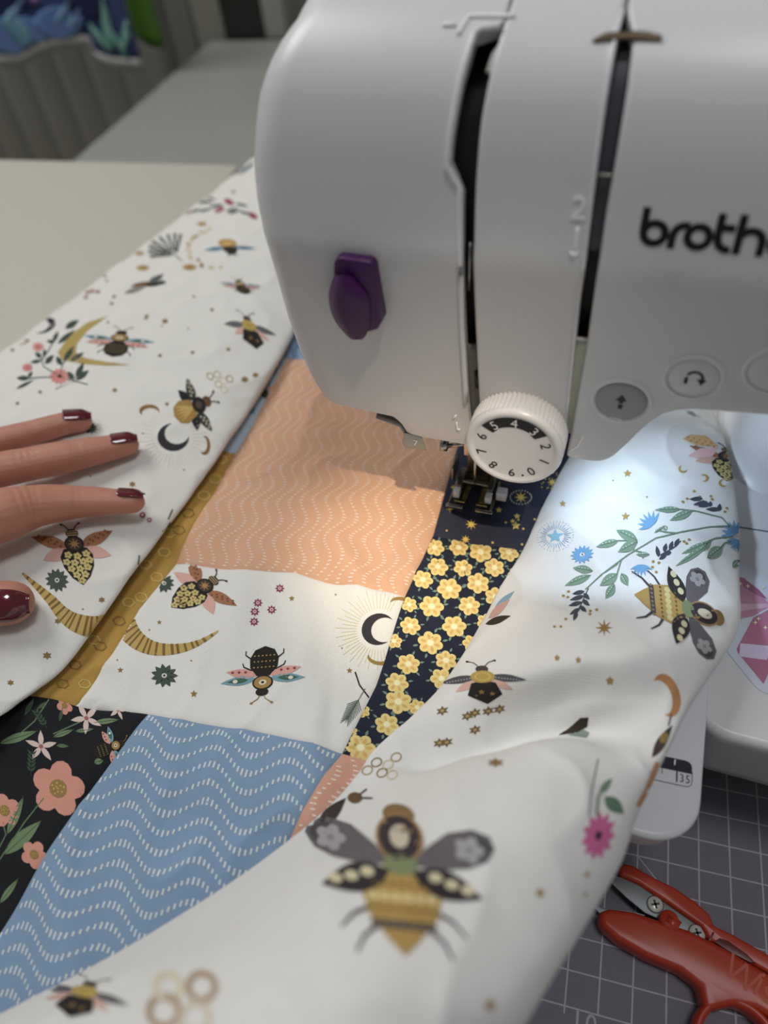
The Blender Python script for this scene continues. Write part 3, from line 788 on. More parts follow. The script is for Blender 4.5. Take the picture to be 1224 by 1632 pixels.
# column at the right, standing on the bed
cp = ms(at(1164, 722, 83))
b = MB(); rows = []
for (ins, z) in ((-4, 83), (-1.2, 86), (0, 92), (0, 200), (0, 286)):
    rows.append([mw(x, y, z) for x, y in rrect(cp[0] + ins, 300, cp[1] - 22 + ins, 188, (10, 26, 26, 10), 8)])
b.grid(rows, closed=True); n = len(rows[0])
b.f.append(tuple(4 * n + i for i in range(n))); b.c.append(None); b.smooth.append(False)
b.build('column', WHITE, machine)
b = MB(); n = len(poly); poly = [(14, 205) if q == (17, 166) else ((104, 205) if q == (104, 166) else q) for q in poly]
vs = [mw(64.2, d, z) for d, z in poly] + [mw(230, d, z) for d, z in poly]
b.add(vs, [tuple(range(n)), tuple(range(2 * n - 1, n - 1, -1))] + [(i, n + i, n + (i + 1) % n, (i + 1) % n) for i in range(n)], None, False)
b.build('arm_body', WHITE, machine, bevel=1)
b = MB(); b.box(-58, 234, 111.5, 116, 160, 294); b.v = [tuple(mw(*p)) for p in b.v]; b.build('back_cover', WHITE, machine, bevel=2)
# bow sticker on the bed
def bedz(u, v, o=0): p = at(u, v, 83.3 + o); return (p[0], p[1], 83.3 + o)
b = MB()
bow_o = [(1140, 900), (1165, 893), (1195, 900), (1224, 930), (1290, 900), (1320, 960), (1300, 1060), (1290, 1100), (1240, 1108), (1218, 1104), (1205, 1096), (1160, 1040), (1158, 1028), (1172, 1000), (1150, 990), (1140, 950)]
tri_fill(b, bow_o, lambda x, y: bedz(x, y, .15), 'd6dcea', 14)
pk = lambda p, c, o: tri_fill(b, p, lambda x, y: bedz(x, y, o), c, 14)
pk([(1150, 935), (1172, 918), (1186, 921), (1226, 962), (1224, 968), (1200, 982), (1172, 988), (1150, 985)], 'c58fa8', .25)
pk([(1176, 920), (1186, 922), (1210, 940), (1223, 955), (1205, 948), (1186, 936)], 'a96884', .3)
pk([(1168, 962), (1224, 962), (1224, 968), (1172, 975)], 'dbb3c6', .3)
pk([(1200, 985), (1224, 972), (1260, 980), (1235, 1050), (1217, 1090), (1176, 1040), (1174, 1034)], 'bb7a97', .25)
pk([(1180, 1025), (1232, 1030), (1222, 1052), (1178, 1046)], 'e3d3ee', .3)
pk([(1226, 955), (1250, 950), (1252, 985), (1226, 975)], 'b5668a', .32)
pk([(1245, 955), (1290, 920), (1310, 950), (1300, 990), (1250, 978)], 'c58fa8', .25)
for (x, y) in ((1192, 934), (1180, 930), (1204, 992), (1209, 986), (1216, 936), (1220, 1000)): pk(star(x, y, 4, 4, .35), 'f3ecc8', .36)
stk = b.build('bow_sticker', print_mat('holographic_print', .12, 0, 0, .8, .05), machine)
stk['label'] = 'pink holographic bow sticker on the bed'

# ================================================================== extension table round the free arm
ext = empty('extension_table'); tag(ext, 'white plastic extension table with printed ruler on the machine bed', 'table')
er = ms(at(1125, 1180, EXT_Z))[0]; ef = ms(at(1060, 1343, EXT_Z))[1]
b = MB(); rows = []
for (ins, z) in ((5, EXT_Z - 20), (3.5, EXT_Z - 19), (1.2, EXT_Z - 6), (.4, EXT_Z - 3), (.1, EXT_Z - 1.6), (.6, EXT_Z - .5), (1.8, EXT_Z)):
    rows.append([mw(x, y, z) for x, y in rrect(-258 + ins, er - ins * .5, ef + ins, 38.0, (0, 0, 22, 17), 10)])
b.grid(rows, closed=True); n = len(rows[0]); L = len(rows)
b.f.append(tuple((L - 1) * n + i for i in range(n))); b.c.append(None); b.smooth.append(False)
b.f.append(tuple(range(n))[::-1]); b.c.append(None); b.smooth.append(False)
b.build('table_plate', WHITE2, ext)
b = MB(); b.prism([mw(x, y, 0)[:2] for x, y in rrect(-258, -72, 38.4, 150, (0, 12, 0, 0))], EXT_Z - 20, EXT_Z); b.build('rear_plate', WHITE2, ext, bevel=1.5)
for (x, y) in ((-240, ef + 16), (er - 22, ef + 24), (-240, 140)):
    b = MB(); b.tube([mw(x, y, .06 if x > -60 else -2.2), mw(x, y, EXT_Z - 19)], [7, 5.5], 16); b.build('leg', WHITE2, ext)
b = MB()
ez = lambda x, y, o=.12: tuple(at(x, y, EXT_Z + o))
tri_fill(b, [(990, 1196), (1030, 1205), (1056, 1204.5), (1092, 1212), (1098, 1214.5), (1102, 1219), (1103, 1224), (1103, 1234), (1046, 1222), (990, 1210)], ez, '191b26', 12)
tri_fill(b, stroke([(1076, 1210.5), (1075.2, 1219)], 2.4), lambda x, y: ez(x, y, .2), 'eeeef4', 12)
tri_fill(b, stroke([(1079, 1229), (1078.5, 1246.5)], 2.4), ez, '191b26', 12)
tri_fill(b, stroke([(1055.5, 1224), (1055, 1233)], 1.3), ez, '191b26', 12)
tri_fill(b, stroke([(1030, 1218), (1029, 1234)], 2.0), ez, '191b26', 12)
tri_fill(b, stroke([(1103, 1230), (1103, 1246), (1101.5, 1251), (1097, 1254), (1090, 1253), (1035, 1241), (990, 1231)], 1.1), ez, '191b26', 12)
put_text(b, '35', lambda x, y: ez(1091.5 + 19 * (x * .9 + y * .02), 1241 - 19 * (y * .97 - x * .2)), '191b26')
b.build('ruler_print', PRINT, ext)

# ================================================================== cutting mat with printed grid
G = 12.7
mat_o = MB(); mat_o.prism(rrect(-190, 330, -190, 300, 6), -2.1, 0, '77727d')
for i in range(-13, 25):
    x = i * G; mat_o.add([(x - .33, -8 * G - (2.6 if i % 2 else 0), .05), (x + .33, -8 * G - (2.6 if i % 2 else 0), .05), (x + .33, 280, .05), (x - .33, 280, .05)], [(0, 1, 2, 3)], 'b4b0b8', False)
for j in range(-22, 9):
    y = -j * G; mat_o.add([(-175, y - .3, .06), (310, y - .3, .06), (310, y + .3, .06), (-175, y + .3, .06)], [(0, 1, 2, 3)], 'b4b0b8', False)
for i in (-3, -5, 1):                                               # lines carried on into the number margin
    pass
q0, q1 = at(1017, 1365, .07), at(1092, 1460, .07); tri_fill(mat_o, stroke([tuple(q0[:2]), tuple(q1[:2])], .5), lambda x, y: (x, y, .07), 'b4b0b8', 30)
def matnum(t, u, v, size): 
    p = at(u, v, .08); put_text(mat_o, t, lambda x, y: (p[0] + size * x, p[1] + size * y, .08), 'b4b0b8')
matnum('10', 931, 1629, 9.5)
for k, t in enumerate(('9', '8', '7', '6', '5')):
    put_text(mat_o, t, lambda x, y: (-4.5 * G + 2 * G * (k + 1) - .5 * G + 9.5 * x + 6.3, -8.45 * G - 4 + 9.5 * y, .08), 'b4b0b8')
tag(mat_o.build('cutting_mat', print_mat('mat_vinyl', .62, 0, 0, .35, .10)), 'grey cutting mat with a fine white grid on the desk', 'cutting mat')

# ================================================================== thread snips lying on the mat
snips = empty('thread_snips'); tag(snips, 'orange red thread snips with steel blades on the cutting mat', 'scissors')
def pxp(name, pxs, z0, z1, material, bevel=1.0, parent=None, segs=3):
    b = MB(); zt = z1
    poly = [tuple(at(u, v, zt)[:2]) for u, v in pxs]; b.prism(poly, z0, z1)
    return b.build(name, material, parent or snips, bevel=bevel, segs=segs)
lower = pxp('lower_handle', [(953, 1462), (958, 1452), (972, 1447), (1010, 1452), (1052, 1466), (1100, 1482), (1160, 1512), (1240, 1560), (1330, 1620), (1325, 1665), (1275, 1655), (1236, 1625), (1205, 1607), (1172, 1601), (1146, 1607), (1126, 1612),
             (1119, 1593), (1116, 1571), (1085, 1547), (1030, 1524), (985, 1498), (962, 1478)], .4, 11.5, RED, 2.2)
b = MB(); hc = at(1178, 1666, 11.5); rows = []
for r, z in ((12.7, 2), (12.4, 4), (12.4, 9), (13, 10.6), (14.2, 11.3), (15.3, 10.6), (15.9, 9), (15.9, 3), (15, .5), (13.4, .5), (12.7, 2)): rows.append([(hc[0] + r * math.cos(t), hc[1] + r * math.sin(t), z) for t in [2 * math.pi * k / 48 for k in range(48)]])
b.grid(rows, closed=True, flip=True); b.build('finger_ring', RED, lower)
pxp('upper_handle', [(986, 1391), (989, 1380), (996, 1376), (1008, 1378), (1045, 1399), (1075, 1413), (1110, 1437), (1130, 1455), (1136, 1466), (1136, 1473), (1170, 1489), (1224, 1520), (1330, 1580), (1330, 1612), (1224, 1550), (1170, 1520), (1129, 1498), (1124, 1486), (1118, 1476), (1060, 1436), (1020, 1409), (993, 1397)], 1.0, 9.0, RED, 1.6)
pxp('recess_shade', [(1138, 1501), (1147, 1495), (1160, 1499), (1190, 1520), (1205, 1535), (1195, 1534), (1165, 1518)], 8.6, 9.3, mat('painted_shade_red', '5e1c12', .4), .2)  # dark red plate, the shade of the recess painted as colour
pxp('slot_shade', [(1129, 1499), (1136, 1485), (1139, 1486), (1133, 1500)], 8.6, 9.3, mat('painted_shade_red', '5e1c12', .4), .1)  # thin plate in the same painted shade
blade = pxp('upper_blade', [(965, 1391), (990, 1398), (1018, 1407), (1060, 1435), (1116, 1474), (1123, 1484), (1122, 1500), (1090, 1492), (1058, 1468), (1028, 1455), (1000, 1432), (975, 1408)], 5.5, 6.6, BLADE, .25)
pxp('lower_blade', [(940, 1438), (962, 1447), (1000, 1450), (1030, 1458), (1015, 1466), (985, 1466), (955, 1455)], 3.0, 4.2, BLADE, .25)
for (u, v) in ((1044.5, 1441), (1111.5, 1487)):
    c0 = at(u, v, 7.2); b = MB(); rows = []
    for r, z in ((3.1, 6.2), (3.1, 7.0), (2.8, 7.3), (.02, 7.35)): rows.append([(c0[0] + r * math.cos(t), c0[1] + r * math.sin(t), z) for t in [2 * math.pi * k / 24 for k in range(24)]])
    b.grid(rows, closed=True, flip=True); sc_ = b.build('screw', mat('screw_steel', 'd8d6cc', .35, .2), snips)
    b = MB()
    for a in (20, 110):
        p = stroke([(c0[0] - 1.7 * math.cos(math.radians(a)), c0[1] - 1.7 * math.sin(math.radians(a))), (c0[0] + 1.7 * math.cos(math.radians(a)), c0[1] + 1.7 * math.sin(math.radians(a)))], .85)
        b.prism(p, 7.2, 7.42)
    b.build('screw_slot', BLACK, sc_)
    b = MB()
    for q in ringp(c0[0], c0[1], 3.5, .45, 24): b.add([(x, y, 6.68) for x, y in q], [(0, 1, 2, 3)])
    b.build('screw_rim', BLACK, sc_)
c0 = at(1066, 1467, 10.5); c1 = at(1078, 1474, 12.0)
b = MB(); b.tube([(c0[0], c0[1], 6), (c0[0], c0[1], 11.2), (c0[0], c0[1], 12)], [3.8, 3.8, 3.2], 20); b.tube([(c0[0] - 1, c0[1] + .5, 9.5), (c1[0] + 1, c1[1] - .6, 9.5)], 3.0, 14); b.build('latch', RED, snips)
b = MB()
for ch, u, v in (('s', 1227, 1580), ('s', 1248, 1592)):
    p = at(u, v, 11.6); a = math.radians(-27); put_text(b, ch, lambda x, y: (p[0] + 13 * (x * math.cos(a) - y * math.sin(a)), p[1] + 13 * (x * math.sin(a) + y * math.cos(a)), 11.58), None)
a = math.radians(-27); p = at(1210, 1569, 11.6); ie = lambda y: (p[0] - math.sin(a) * y, p[1] + math.cos(a) * y)
for y0, y1 in ((-4.2, 2.4), (3.4, 4.6)): tri_fill(b, stroke([ie(y0), ie(y1)], 1.1), lambda x, y: (x, y, 11.58), None, 20)
p = at(1183, 1552, 11.6); we = lambda x, y: (p[0] + x * math.cos(a) - y * math.sin(a), p[1] + x * math.sin(a) + y * math.cos(a))
W_ = [(-5.6, 4.6), (-3, -4.4), (0, 4.2), (3, -4.4), (5.6, 4.6)]
for k, (q0, q1) in enumerate(zip(W_[:-1], W_[1:])): tri_fill(b, stroke([we(*q0), we(*q1)], 1.1), lambda x, y: (x, y, 11.58 + .03 * k), None, 20)
b.build('flat_name', mat('painted_highlight_red', 'bb4324', .42), snips)  # flat letters, lighter red paints in the highlight of the embossing

# ================================================================== the patchwork quilt
quilt = empty('patchwork_quilt'); tag(quilt, 'patchwork quilt with bee print panels under the presser foot', 'quilt')
def height(x, y):
    """top of the flat patchwork, millimetres"""
    z = EXT_Z + 2.0
    z += .8 * math.sin(x * .075 + y * .05) + .6 * math.sin(x * .03 - y * .085 + 1) + .45 * math.sin(x * .16 + y * .09 + 2)
    q_ = Vector((x / 26, y / 26, 2.1)); z += 1.3 * pnoise(q_) + 1.6 * max(0, 1 - 2.4 * abs(pnoise(Vector((x / 34, y / 46, 7.7))))) ** 3 - .3
    if y < -25:                                                       # soft folds pulled by the hands
        k = min(1, (-25 - y) / 30); z += k * (1.3 * math.sin(x * .11 + y * .07) + .5)
    # ridges in the peach and white patches
    for (x0, y0, x1, y1, a, wd) in ((-205, 60, -168, 12, 3.0, 7), (-232, 40, -215, -30, 2.2, 8), (-190, -10, -165, -60, 2.0, 7), (-150, 60, -160, 5, 1.5, 6)):
        dx, dy = x1 - x0, y1 - y0; L2 = dx * dx + dy * dy; t = max(0, min(1, ((x - x0) * dx + (y - y0) * dy) / L2))
        q = math.hypot(x - x0 - t * dx, y - y0 - t * dy); z += a * math.exp(-(q / wd) ** 2) * math.sin(math.pi * min(1, max(0, .1 + .8 * t)))
    if y < -58: z -= .16 * (-58 - y) * min(1, (-58 - y) / 30)
    r = math.hypot(x + 130, y - 86)                                   # pressed flat by the foot
    if r < 30: z = (EXT_Z + 2.2) + (z - EXT_Z - 2.2) * (r / 30) ** 2
    return max(z, EXT_Z + 1.5) if y > -56 else z
def toxy(u, v):
    z = EXT_Z + 2
    for _ in range(4):
        p = at(u, v, z); z = height(p[0], p[1])
    return np.array([p[0], p[1]])
def polyl(pxs, n):
    P = [toxy(u, v) for u, v in pxs]; L = [0.0]
    for a, c in zip(P[:-1], P[1:]): L.append(L[-1] + float(np.linalg.norm(c - a)))
    return [np.array([np.interp(L[-1] * k / n, L, [p[0] for p in P]), np.interp(L[-1] * k / n, L, [p[1] for p in P])]) for k in range(n + 1)], L[-1]
class Patch:
    def __init__(self, name, top, bot, left, right, col, step=1.8):
        nt_ = max(4, int(max(polyl(top, 2)[1], polyl(bot, 2)[1]) / step)); nl = max(4, int(max(polyl(left, 2)[1], polyl(right, 2)[1]) / step))
        T, B, L, R_ = polyl(top, nt_)[0], polyl(bot, nt_)[0], polyl(left, nl)[0], polyl(right, nl)[0]
        self.name = name; self.mb = MB(); rows = []; self.border = T + R_[1:] + B[::-1][1:] + L[::-1][1:-1]
        wT = polyl(top, 2)[1]; wL = polyl(left, 2)[1]
        for j in range(nl + 1):
            v = j / nl; row = []
            for i in range(nt_ + 1):
                u = i / nt_
                p = (1 - v) * T[i] + v * B[i] + (1 - u) * L[j] + u * R_[j] - ((1 - u) * (1 - v) * T[0] + u * (1 - v) * T[-1] + (1 - u) * v * B[0] + u * v * B[-1])
                e = min(u * wT, (1 - u) * wT, v * wL, (1 - v) * wL)
                row.append((p[0], p[1], height(p[0], p[1]) - .75 * math.exp(-(e / 1.6) ** 2)))
            rows.append(row)
        ex = lambda a, c: tuple(np.array(a) + (np.array(a) - np.array(c)) * .45 - np.array((0, 0, .55)))      # seam allowance tucked under
        rows = [[ex(r[0], r[1])] + r + [ex(r[-1], r[-2])] for r in rows]
        rows = [[ex(a, c) for a, c in zip(rows[0], rows[1])]] + rows + [[ex(a, c) for a, c in zip(rows[-1], rows[-2])]]
        self.mb.grid(rows, col, flip=True, tri=True)
        self.bvh = BVHTree.FromPolygons([Vector(v) for v in self.mb.v], self.mb.f)
        self.T, self.B, self.L, self.R = T, B, L, R_
    def inside(self, x, y, marg=0):
        P = self.border; c = False; n = len(P); j = n - 1
        for i in range(n):
            if (P[i][1] > y) != (P[j][1] > y) and x < (P[j][0] - P[i][0]) * (y - P[i][1]) / (P[j][1] - P[i][1]) + P[i][0]: c = not c
            j = i
        return c
    def drop(self, x, y, o):
        h = self.bvh.ray_cast(Vector((x, y, 200)), Vector((0, 0, -1)))
        return None if h[0] is None else (x, y, h[0].z + o)
    def cast(self, u, v, o):
        d = Vector(ray(u, v)).normalized(); h = self.bvh.ray_cast(Vector(CAM), d)
        if h[0] is None: return None
        nrm = h[1] if h[1].dot(d) < 0 else -h[1]; return tuple(h[0] + nrm * o)
    def draw_px(self, S, cx=0, cy=0, fwd=None, side=None, maxlen=6.5):
        """S in local units; placed on the cloth by pixel centre and the pixel vectors of its +x (side) and +y (fwd)"""
        if fwd is not None:
            side = side or (-fwd[1], fwd[0]); side = side if fwd is not None else None
            M = lambda x, y: (cx + x * side[0] + y * fwd[0], cy + x * side[1] + y * fwd[1])
        else: M = lambda x, y: (cx + x, cy + y)
        for p, c, l in S:
            q = [M(x, y) for x, y in p]
            k = len(self.mb.f)
            tri_fill(self.mb, q, lambda x, y: self.cast(x, y, .17 + .04 * l), c, maxlen)
            for i in range(k, len(self.mb.f)): self.mb.f[i] = self.mb.f[i][::-1]
            # throw away triangles stretched over a fold
            keep = []
            for i in range(k, len(self.mb.f)):
                f = self.mb.f[i]; P = [np.array(self.mb.v[j]) for j in f]
                keep.append(max(np.linalg.norm(P[0] - P[1]), np.linalg.norm(P[1] - P[2]), np.linalg.norm(P[0] - P[2])) < 16)
            if not all(keep):
                for i in range(len(self.mb.f) - 1, k - 1, -1):
                    if not keep[i - k]: del self.mb.f[i], self.mb.c[i], self.mb.smooth[i]
    def draw_xy(self, S, marg=True):
        for p, c, l in S:
            if not any(self.inside(x, y) for x, y in p): continue
            tri_fill(self.mb, p, lambda x, y: self.drop(x, y, .15 + .04 * l), c, 4)
    def done(self, label):
        o = self.mb.build(self.name, CLOTH, quilt); o['label'] = label; return o

def waves(P, e1, line, tick, amp, wl, colr, tl=2.3, tw=.6, phase=0):
    """rows of small tick marks that run as waves along the direction e1"""
    e1 = np.array(e1) / np.linalg.norm(e1); e2 = np.array([-e1[1], e1[0]])
    B = np.array(P.border); a0, a1 = (B @ e1).min(), (B @ e1).max(); b0, b1 = (B @ e2).min(), (B @ e2).max()
    vs, fs = [], []
    j = b0 - amp
    while j < b1 + amp:
        a = a0
        while a < a1:
            w0 = j + amp * math.sin(2 * math.pi * a / wl + phase + j * .04)
            slope = abs(math.cos(2 * math.pi * a / wl + phase + j * .04)); hl = tl * (.62 + .38 * (1 - slope)) / 2 * (.85 + .3 * random.random())
            q = [e1 * (a + sx * tw / 2) + e2 * (w0 + sy * hl) for sx, sy in ((-1, -1), (1, -1), (1, 1), (-1, 1))]
            if all(P.inside(x, y) for x, y in q):
                d = [P.drop(x, y, .15) for x, y in q]
                if all(d): n = len(vs); vs += d; fs.append((n, n + 1, n + 2, n + 3))
            a += tick
        j += line
    P.mb.add(vs, fs, colr)

SEAM_PN = [(775, 590), (728, 715), (690, 853), (645, 950)]
SEAM_WN = [(645, 950), (600, 1090), (545, 1200)]
PEACH_L = [(456, 570), (428, 624), (403, 675), (375, 721), (343, 781), (305, 840), (280, 898)]
SEAM_PW = [(280, 898), (400, 907), (470, 911), (540, 931), (645, 950)]
SEAM_WB = [(120, 1124), (235, 1137), (310, 1150), (400, 1163), (545, 1200)]
MUST_R = [(280, 898), (221, 970), (180, 1038), (138, 1102), (120, 1124)]
BLUE_L = [(235, 1137), (150, 1250), (60, 1380), (-80, 1590), (-200, 1770)]
BLUE_R = [(545, 1200), (462, 1335), (250, 1700)]

peach = Patch('peach_wave_patch', [(456, 570), (600, 580), (780, 595)], SEAM_PW, PEACH_L, [(780, 595)] + SEAM_PN[1:], 'd8a27a')
d_ = toxy(283, 898) - toxy(372, 720)
waves(peach, d_, 6.1, 1.75, 3.0, 25, 'f2dccb', 2.0, .55)
peach.done('peach cotton patch with cream dashed waves')
top = Patch('blue_top_patch', [(490, 500), (640, 500), (800, 520)], [(456, 570), (600, 580), (780, 595)], [(490, 500), (456, 570)], [(800, 520), (780, 595)], '6f93ba')
waves(top, d_, 6.1, 1.9, 3, 25, 'c9d6e4'); top.done('blue cotton patch at the top of the peach patch')
lb = Patch('pale_blue_bee_patch', [(405, 560), (430, 566), (456, 570)], [(300, 712), (375, 721)], [(405, 560), (300, 712)], PEACH_L[:4], 'a9c0d2')
lb.draw_px(bee_dark(), 418, 622, (-10, -14), (14, -6)); lb.draw_px(bee_bumble(), 432, 585, (-6, -12), (12, -4)); lb.draw_px(bee_dark(), 366, 676, (8, -14), (12, 4))
lb.draw_px([(star(0, 0, 1, 5), '5a92a8', 0)], 402, 655, (0, -8), (8, 0)); lb.done('pale blue cotton strip with bees')
must = Patch('mustard_strip', [(300, 712), (375, 721)], [(-20, 1101), (120, 1124)], [(300, 712), (190, 880), (60, 1020), (-20, 1101)], PEACH_L[3:] + MUST_R[1:], 'b88c16')
for (u, v) in ((352, 732), (343, 763), (300, 818), (325, 790), (285, 845), (262, 880), (250, 920), (225, 952), (190, 990), (160, 1030), (205, 960), (232, 900), (150, 1020), (120, 1060), (135, 1090), (100, 1090), (310, 760), (270, 850)):
    q = random.random()
    for r in ringp(0, 0, 1, .25, 6): must.draw_px([(r, 'd0b54c' if q > .6 else '8c6a16', 0)], u, v, (2, -8), (11, 2))
must.done('mustard yellow strip with tiny hexagons')

wht = Patch('white_bee_patch', SEAM_PW, SEAM_WB, MUST_R, SEAM_WN, 'e6e4de')
wht.draw_px(bee_flowery(), 313, 943, (38, -24), (30, 32))
wht.draw_px(bee_dark(), 420, 1072, (-3, 42), (-52, 4))
wht.draw_px(striped_arc([(196, 988), (208, 1010), (228, 1027), (255, 1035), (290, 1033), (320, 1023), (348, 1006)], 38, 2, 17))
wht.draw_px(daisy(0, 0, 1, 11, '46564b', 'd8d8cc'), 262, 1077, (0, -19), (22, 0)); wht.draw_px(daisy(0, 0, 1, 11, '46564b', 'd8d8cc'), 262, 930, (4, -15), (16, 3))
for (u, v) in ((446, 938), (411, 961), (406, 975), (433, 972), (405, 991)): wht.draw_px([(star(0, 0, 1, 8, .6), '8d2149', 0), (ell(0, 0, .38, .38, 0, 8), 'e8b8c0', 1), (ell(0, 0, .15, .15, 0, 6), '5c1030', 2)], u, v, (0, -7.5), (8, 0))
for (u, v, r) in ((465, 954, 5), (254, 992, 4), (192, 1068, 5), (309, 1106, 6), (557, 1069, 5), (238, 1004, 2), (305, 1053, 2), (187, 1052, 2), (545, 1033, 2), (535, 948, 2)): wht.draw_px([(star(0, 0, 1, 5), '93762c', 0)], u, v, (0, -r), (r, 0))
wht.draw_px(rays(34, 1.3, 2.6, 'd3cf9f', 70, 300, .035), 603, 1003, (5, -25), (26, 3))
wht.draw_px([(crescent(1, .36, .78), '39343a', 1)], 603, 1003, (5, -25), (26, 3))
wht.draw_px([(crescent(1, .4, .85, 250), '9b7a22', 1)], 640, 962, (2, -10), (18, 3)); wht.draw_px([(crescent(1, .4, .85, 100), '9b7a22', 1)], 604, 1050, (2, -10), (18, 3))
wht.draw_px([(stroke([(566, 1071), (573, 1092), (588, 1112)], 2.4), '26292b', 0)]); wht.draw_px(feather('56685c', 10), 570, 1118, (-20, 34), (26, 12))
wht.done('white cotton patch with bees and moons')

blue = Patch('blue_wave_patch', SEAM_WB[1:], [(-200, 1770), (250, 1700)], BLUE_L, BLUE_R, '7899bb')
d2 = toxy(545, 1200) - toxy(235, 1137)
waves(blue, d2, 6.4, 1.9, 3.6, 31, 'd5dde0', 2.5, .75, 2.2)
blue.done('blue cotton patch with pale dashed waves')
blk = Patch('black_floral_patch', [(-110, 1088), (-20, 1101), (120, 1124), (235, 1137)], [(-560, 1640), (-200, 1770)], [(-110, 1088), (-300, 1330), (-560, 1640)], BLUE_L, '1d1e24')
def coral(u, v, r, rot=0):
    blk.draw_px(flower(0, 0, 1, 5, 'd58c74', '96782f', 0, pet=.42, cr=.34, rot=rot), u, v, (3, -r), (r * .95, 6))
    for k in range(10): blk.draw_px([(ell(.2 * math.cos(k * 2.4) * (k / 10) ** .5 * 1.3, .2 * math.sin(k * 2.4) * (k / 10) ** .5 * 1.3, .04, .04, 0, 6), 'c9a94a', 4)], u, v, (3, -r), (r * .95, 6))
def stem(pts, c='5d7a55', w_=2.2): blk.draw_px([(stroke(pts, w_), c, 0)])
def lf(x0, y0, x1, y1, w_, c='6f8a60'): blk.draw_px([(leaf(x0, y0, x1, y1, w_), c, 0), (stroke([(x0, y0), (x1, y1)], 1.1), '49603f', 1)])
stem([(70, 1272), (40, 1310), (0, 1370)]); stem([(0, 1350), (10, 1330), (5, 1310)]); stem([(85, 1170), (130, 1150), (160, 1128)]); stem([(20, 1180), (55, 1150), (78, 1115)])
lf(8, 1362, 66, 1308, 22); lf(12, 1330, 38, 1270, 14); lf(0, 1185, 60, 1165, 14); lf(150, 1152, 190, 1147, 9); lf(85, 1175, 118, 1163, 8); lf(120, 1166, 150, 1162, 7); lf(40, 1140, 55, 1112, 8, '445a44'); lf(0, 1440, 30, 1400, 10)
lf(95, 1150, 100, 1128, 6, '47583f'); lf(60, 1130, 76, 1118, 6, '47583f'); lf(90, 1188, 110, 1190, 6, '5d7a55'); lf(150, 1215, 165, 1212, 10)
coral(93, 1257, 44, 12); coral(8, 1292, 26, 40); coral(55, 1362, 22, 70); coral(103, 1125, 13, 70); coral(-40, 1420, 30)
def lily(u, v, r, rot):
    blk.draw_px([(leaf(0, 0, math.cos(math.radians(rot + 72 * k)), math.sin(math.radians(rot + 72 * k)), .34, 6), 'd9c2b8', 1) for k in range(5)] + [(ell(0, 0, .14, .14, 0, 8), 'a8574f', 2)], u, v, (0, -r), (r, 3))
lily(66, 1190, 26, 20); lily(138, 1145, 26, 50); lily(188, 1132, 16, 10)
blk.draw_px(bee_dark(), 175, 1192, (26, -10), (8, 24)); blk.draw_px(sprig('39493c', 5, 1.0, '3f5142'), 50, 1235, (2, -40), (26, 2)); blk.draw_px(sprig('39493c', 5, 1.0, '3f5142'), 75, 1160, (-20, -30), (20, -8))
blk.done('black cotton patch with coral flowers')

nst = Patch('navy_star_patch', [(780, 595), (960, 640)], [(690, 853), (720, 858), (760, 867), (850, 878)], [(780, 595), (728, 715), (690, 853)], [(960, 640), (910, 760), (850, 878)], '2d3145')
for (u, v, r, n, inn, ring_) in ((830, 793, 10, 8, .35, 1), (880, 769, 8, 8, .35, 2), (751, 836, 9, 8, .35, 0), (742, 860, 7, 8, .4, 0), (717, 812, 6, 4, .3, 0), (795, 813, 5, 5, .5, 0), (824, 823, 5, 5, .5, 0), (822, 838, 7, 5, .5, 0), (817, 831, 4, 5, .5, 0),
                        (722, 777, 4, 4, .4, 0), (806, 833, 2, 6, .8, 0), (826, 829, 2, 6, .8, 0), (852, 828, 2, 6, .8, 0), (834, 843, 2, 6, .8, 0), (866, 817, 2, 6, .8, 0), (785, 865, 2.5, 5, .5, 0), (832, 868, 2.5, 5, .5, 0), (712, 846, 2, 5, .5, 0)):
    nst.draw_px([(star(0, 0, 1, n, inn), 'e0be3a', 0)], u, v, (0, -r), (r * 1.1, 0))
    if ring_:
        for k in range(22):
            a = 2 * math.pi * k / 22; nst.draw_px([(ell(0, 0, 1, 1, 0, 6), 'd8d3b4' if ring_ == 1 else 'd0b64a', 0)], u + 17 * math.cos(a) * (1 if ring_ == 1 else .5 + .7 * random.random()), v + 11 * math.sin(a) * (1 if ring_ == 1 else .6 + 1.6 * random.random()), (0, -1.1), (1.2, 0))
nst.done('navy cotton patch with gold stars')
nfl = Patch('navy_flower_patch', [(690, 853), (720, 858), (760, 867), (850, 878)], [(545, 1200), (580, 1208), (625, 1222)], [(690, 853), (645, 950), (600, 1090), (545, 1200)], [(850, 878), (790, 1010), (720, 1130), (625, 1222)], '1e2338')
FL = [(693, 873, 14), (731, 873, 14), (766, 880, 17), (811, 881, 15), (698, 904, 15), (738, 906, 14), (788, 905, 15), (674, 924, 15), (716, 939, 18), (762, 930, 17), (652, 964, 12), (688, 967, 18), (748, 966, 16), (790, 952, 16), (654, 998, 15), (724, 999, 18), (775, 992, 14),
      (686, 1025, 19), (752, 1026, 14), (651, 1059, 17), (711, 1053, 16), (633, 1089, 17), (704, 1082, 17), (635, 1119, 20), (617, 1155, 18), (575, 1192, 22), (628, 1022, 12), (578, 1133, 11), (665, 1128, 13), (822, 917, 12), (560, 1165, 9)]
for i, (u, v, r) in enumerate(FL):
    S = []
    for a in (20, 75, 150, 200, 260, 320): S.append((leaf(1.05 * math.cos(math.radians(a)), 1.05 * math.sin(math.radians(a)), 1.55 * math.cos(math.radians(a)), 1.55 * math.sin(math.radians(a)), .22, 5), '6f8d7d', 0))
    S += flower(0, 0, 1.08, 6, 'e6cc74', 'f5ebb8', 1, pet=.4, cr=.27, rot=17 * i, inner='d6a944')
    nfl.draw_px(S, u, v, (2, -r * .88), (r, 3))
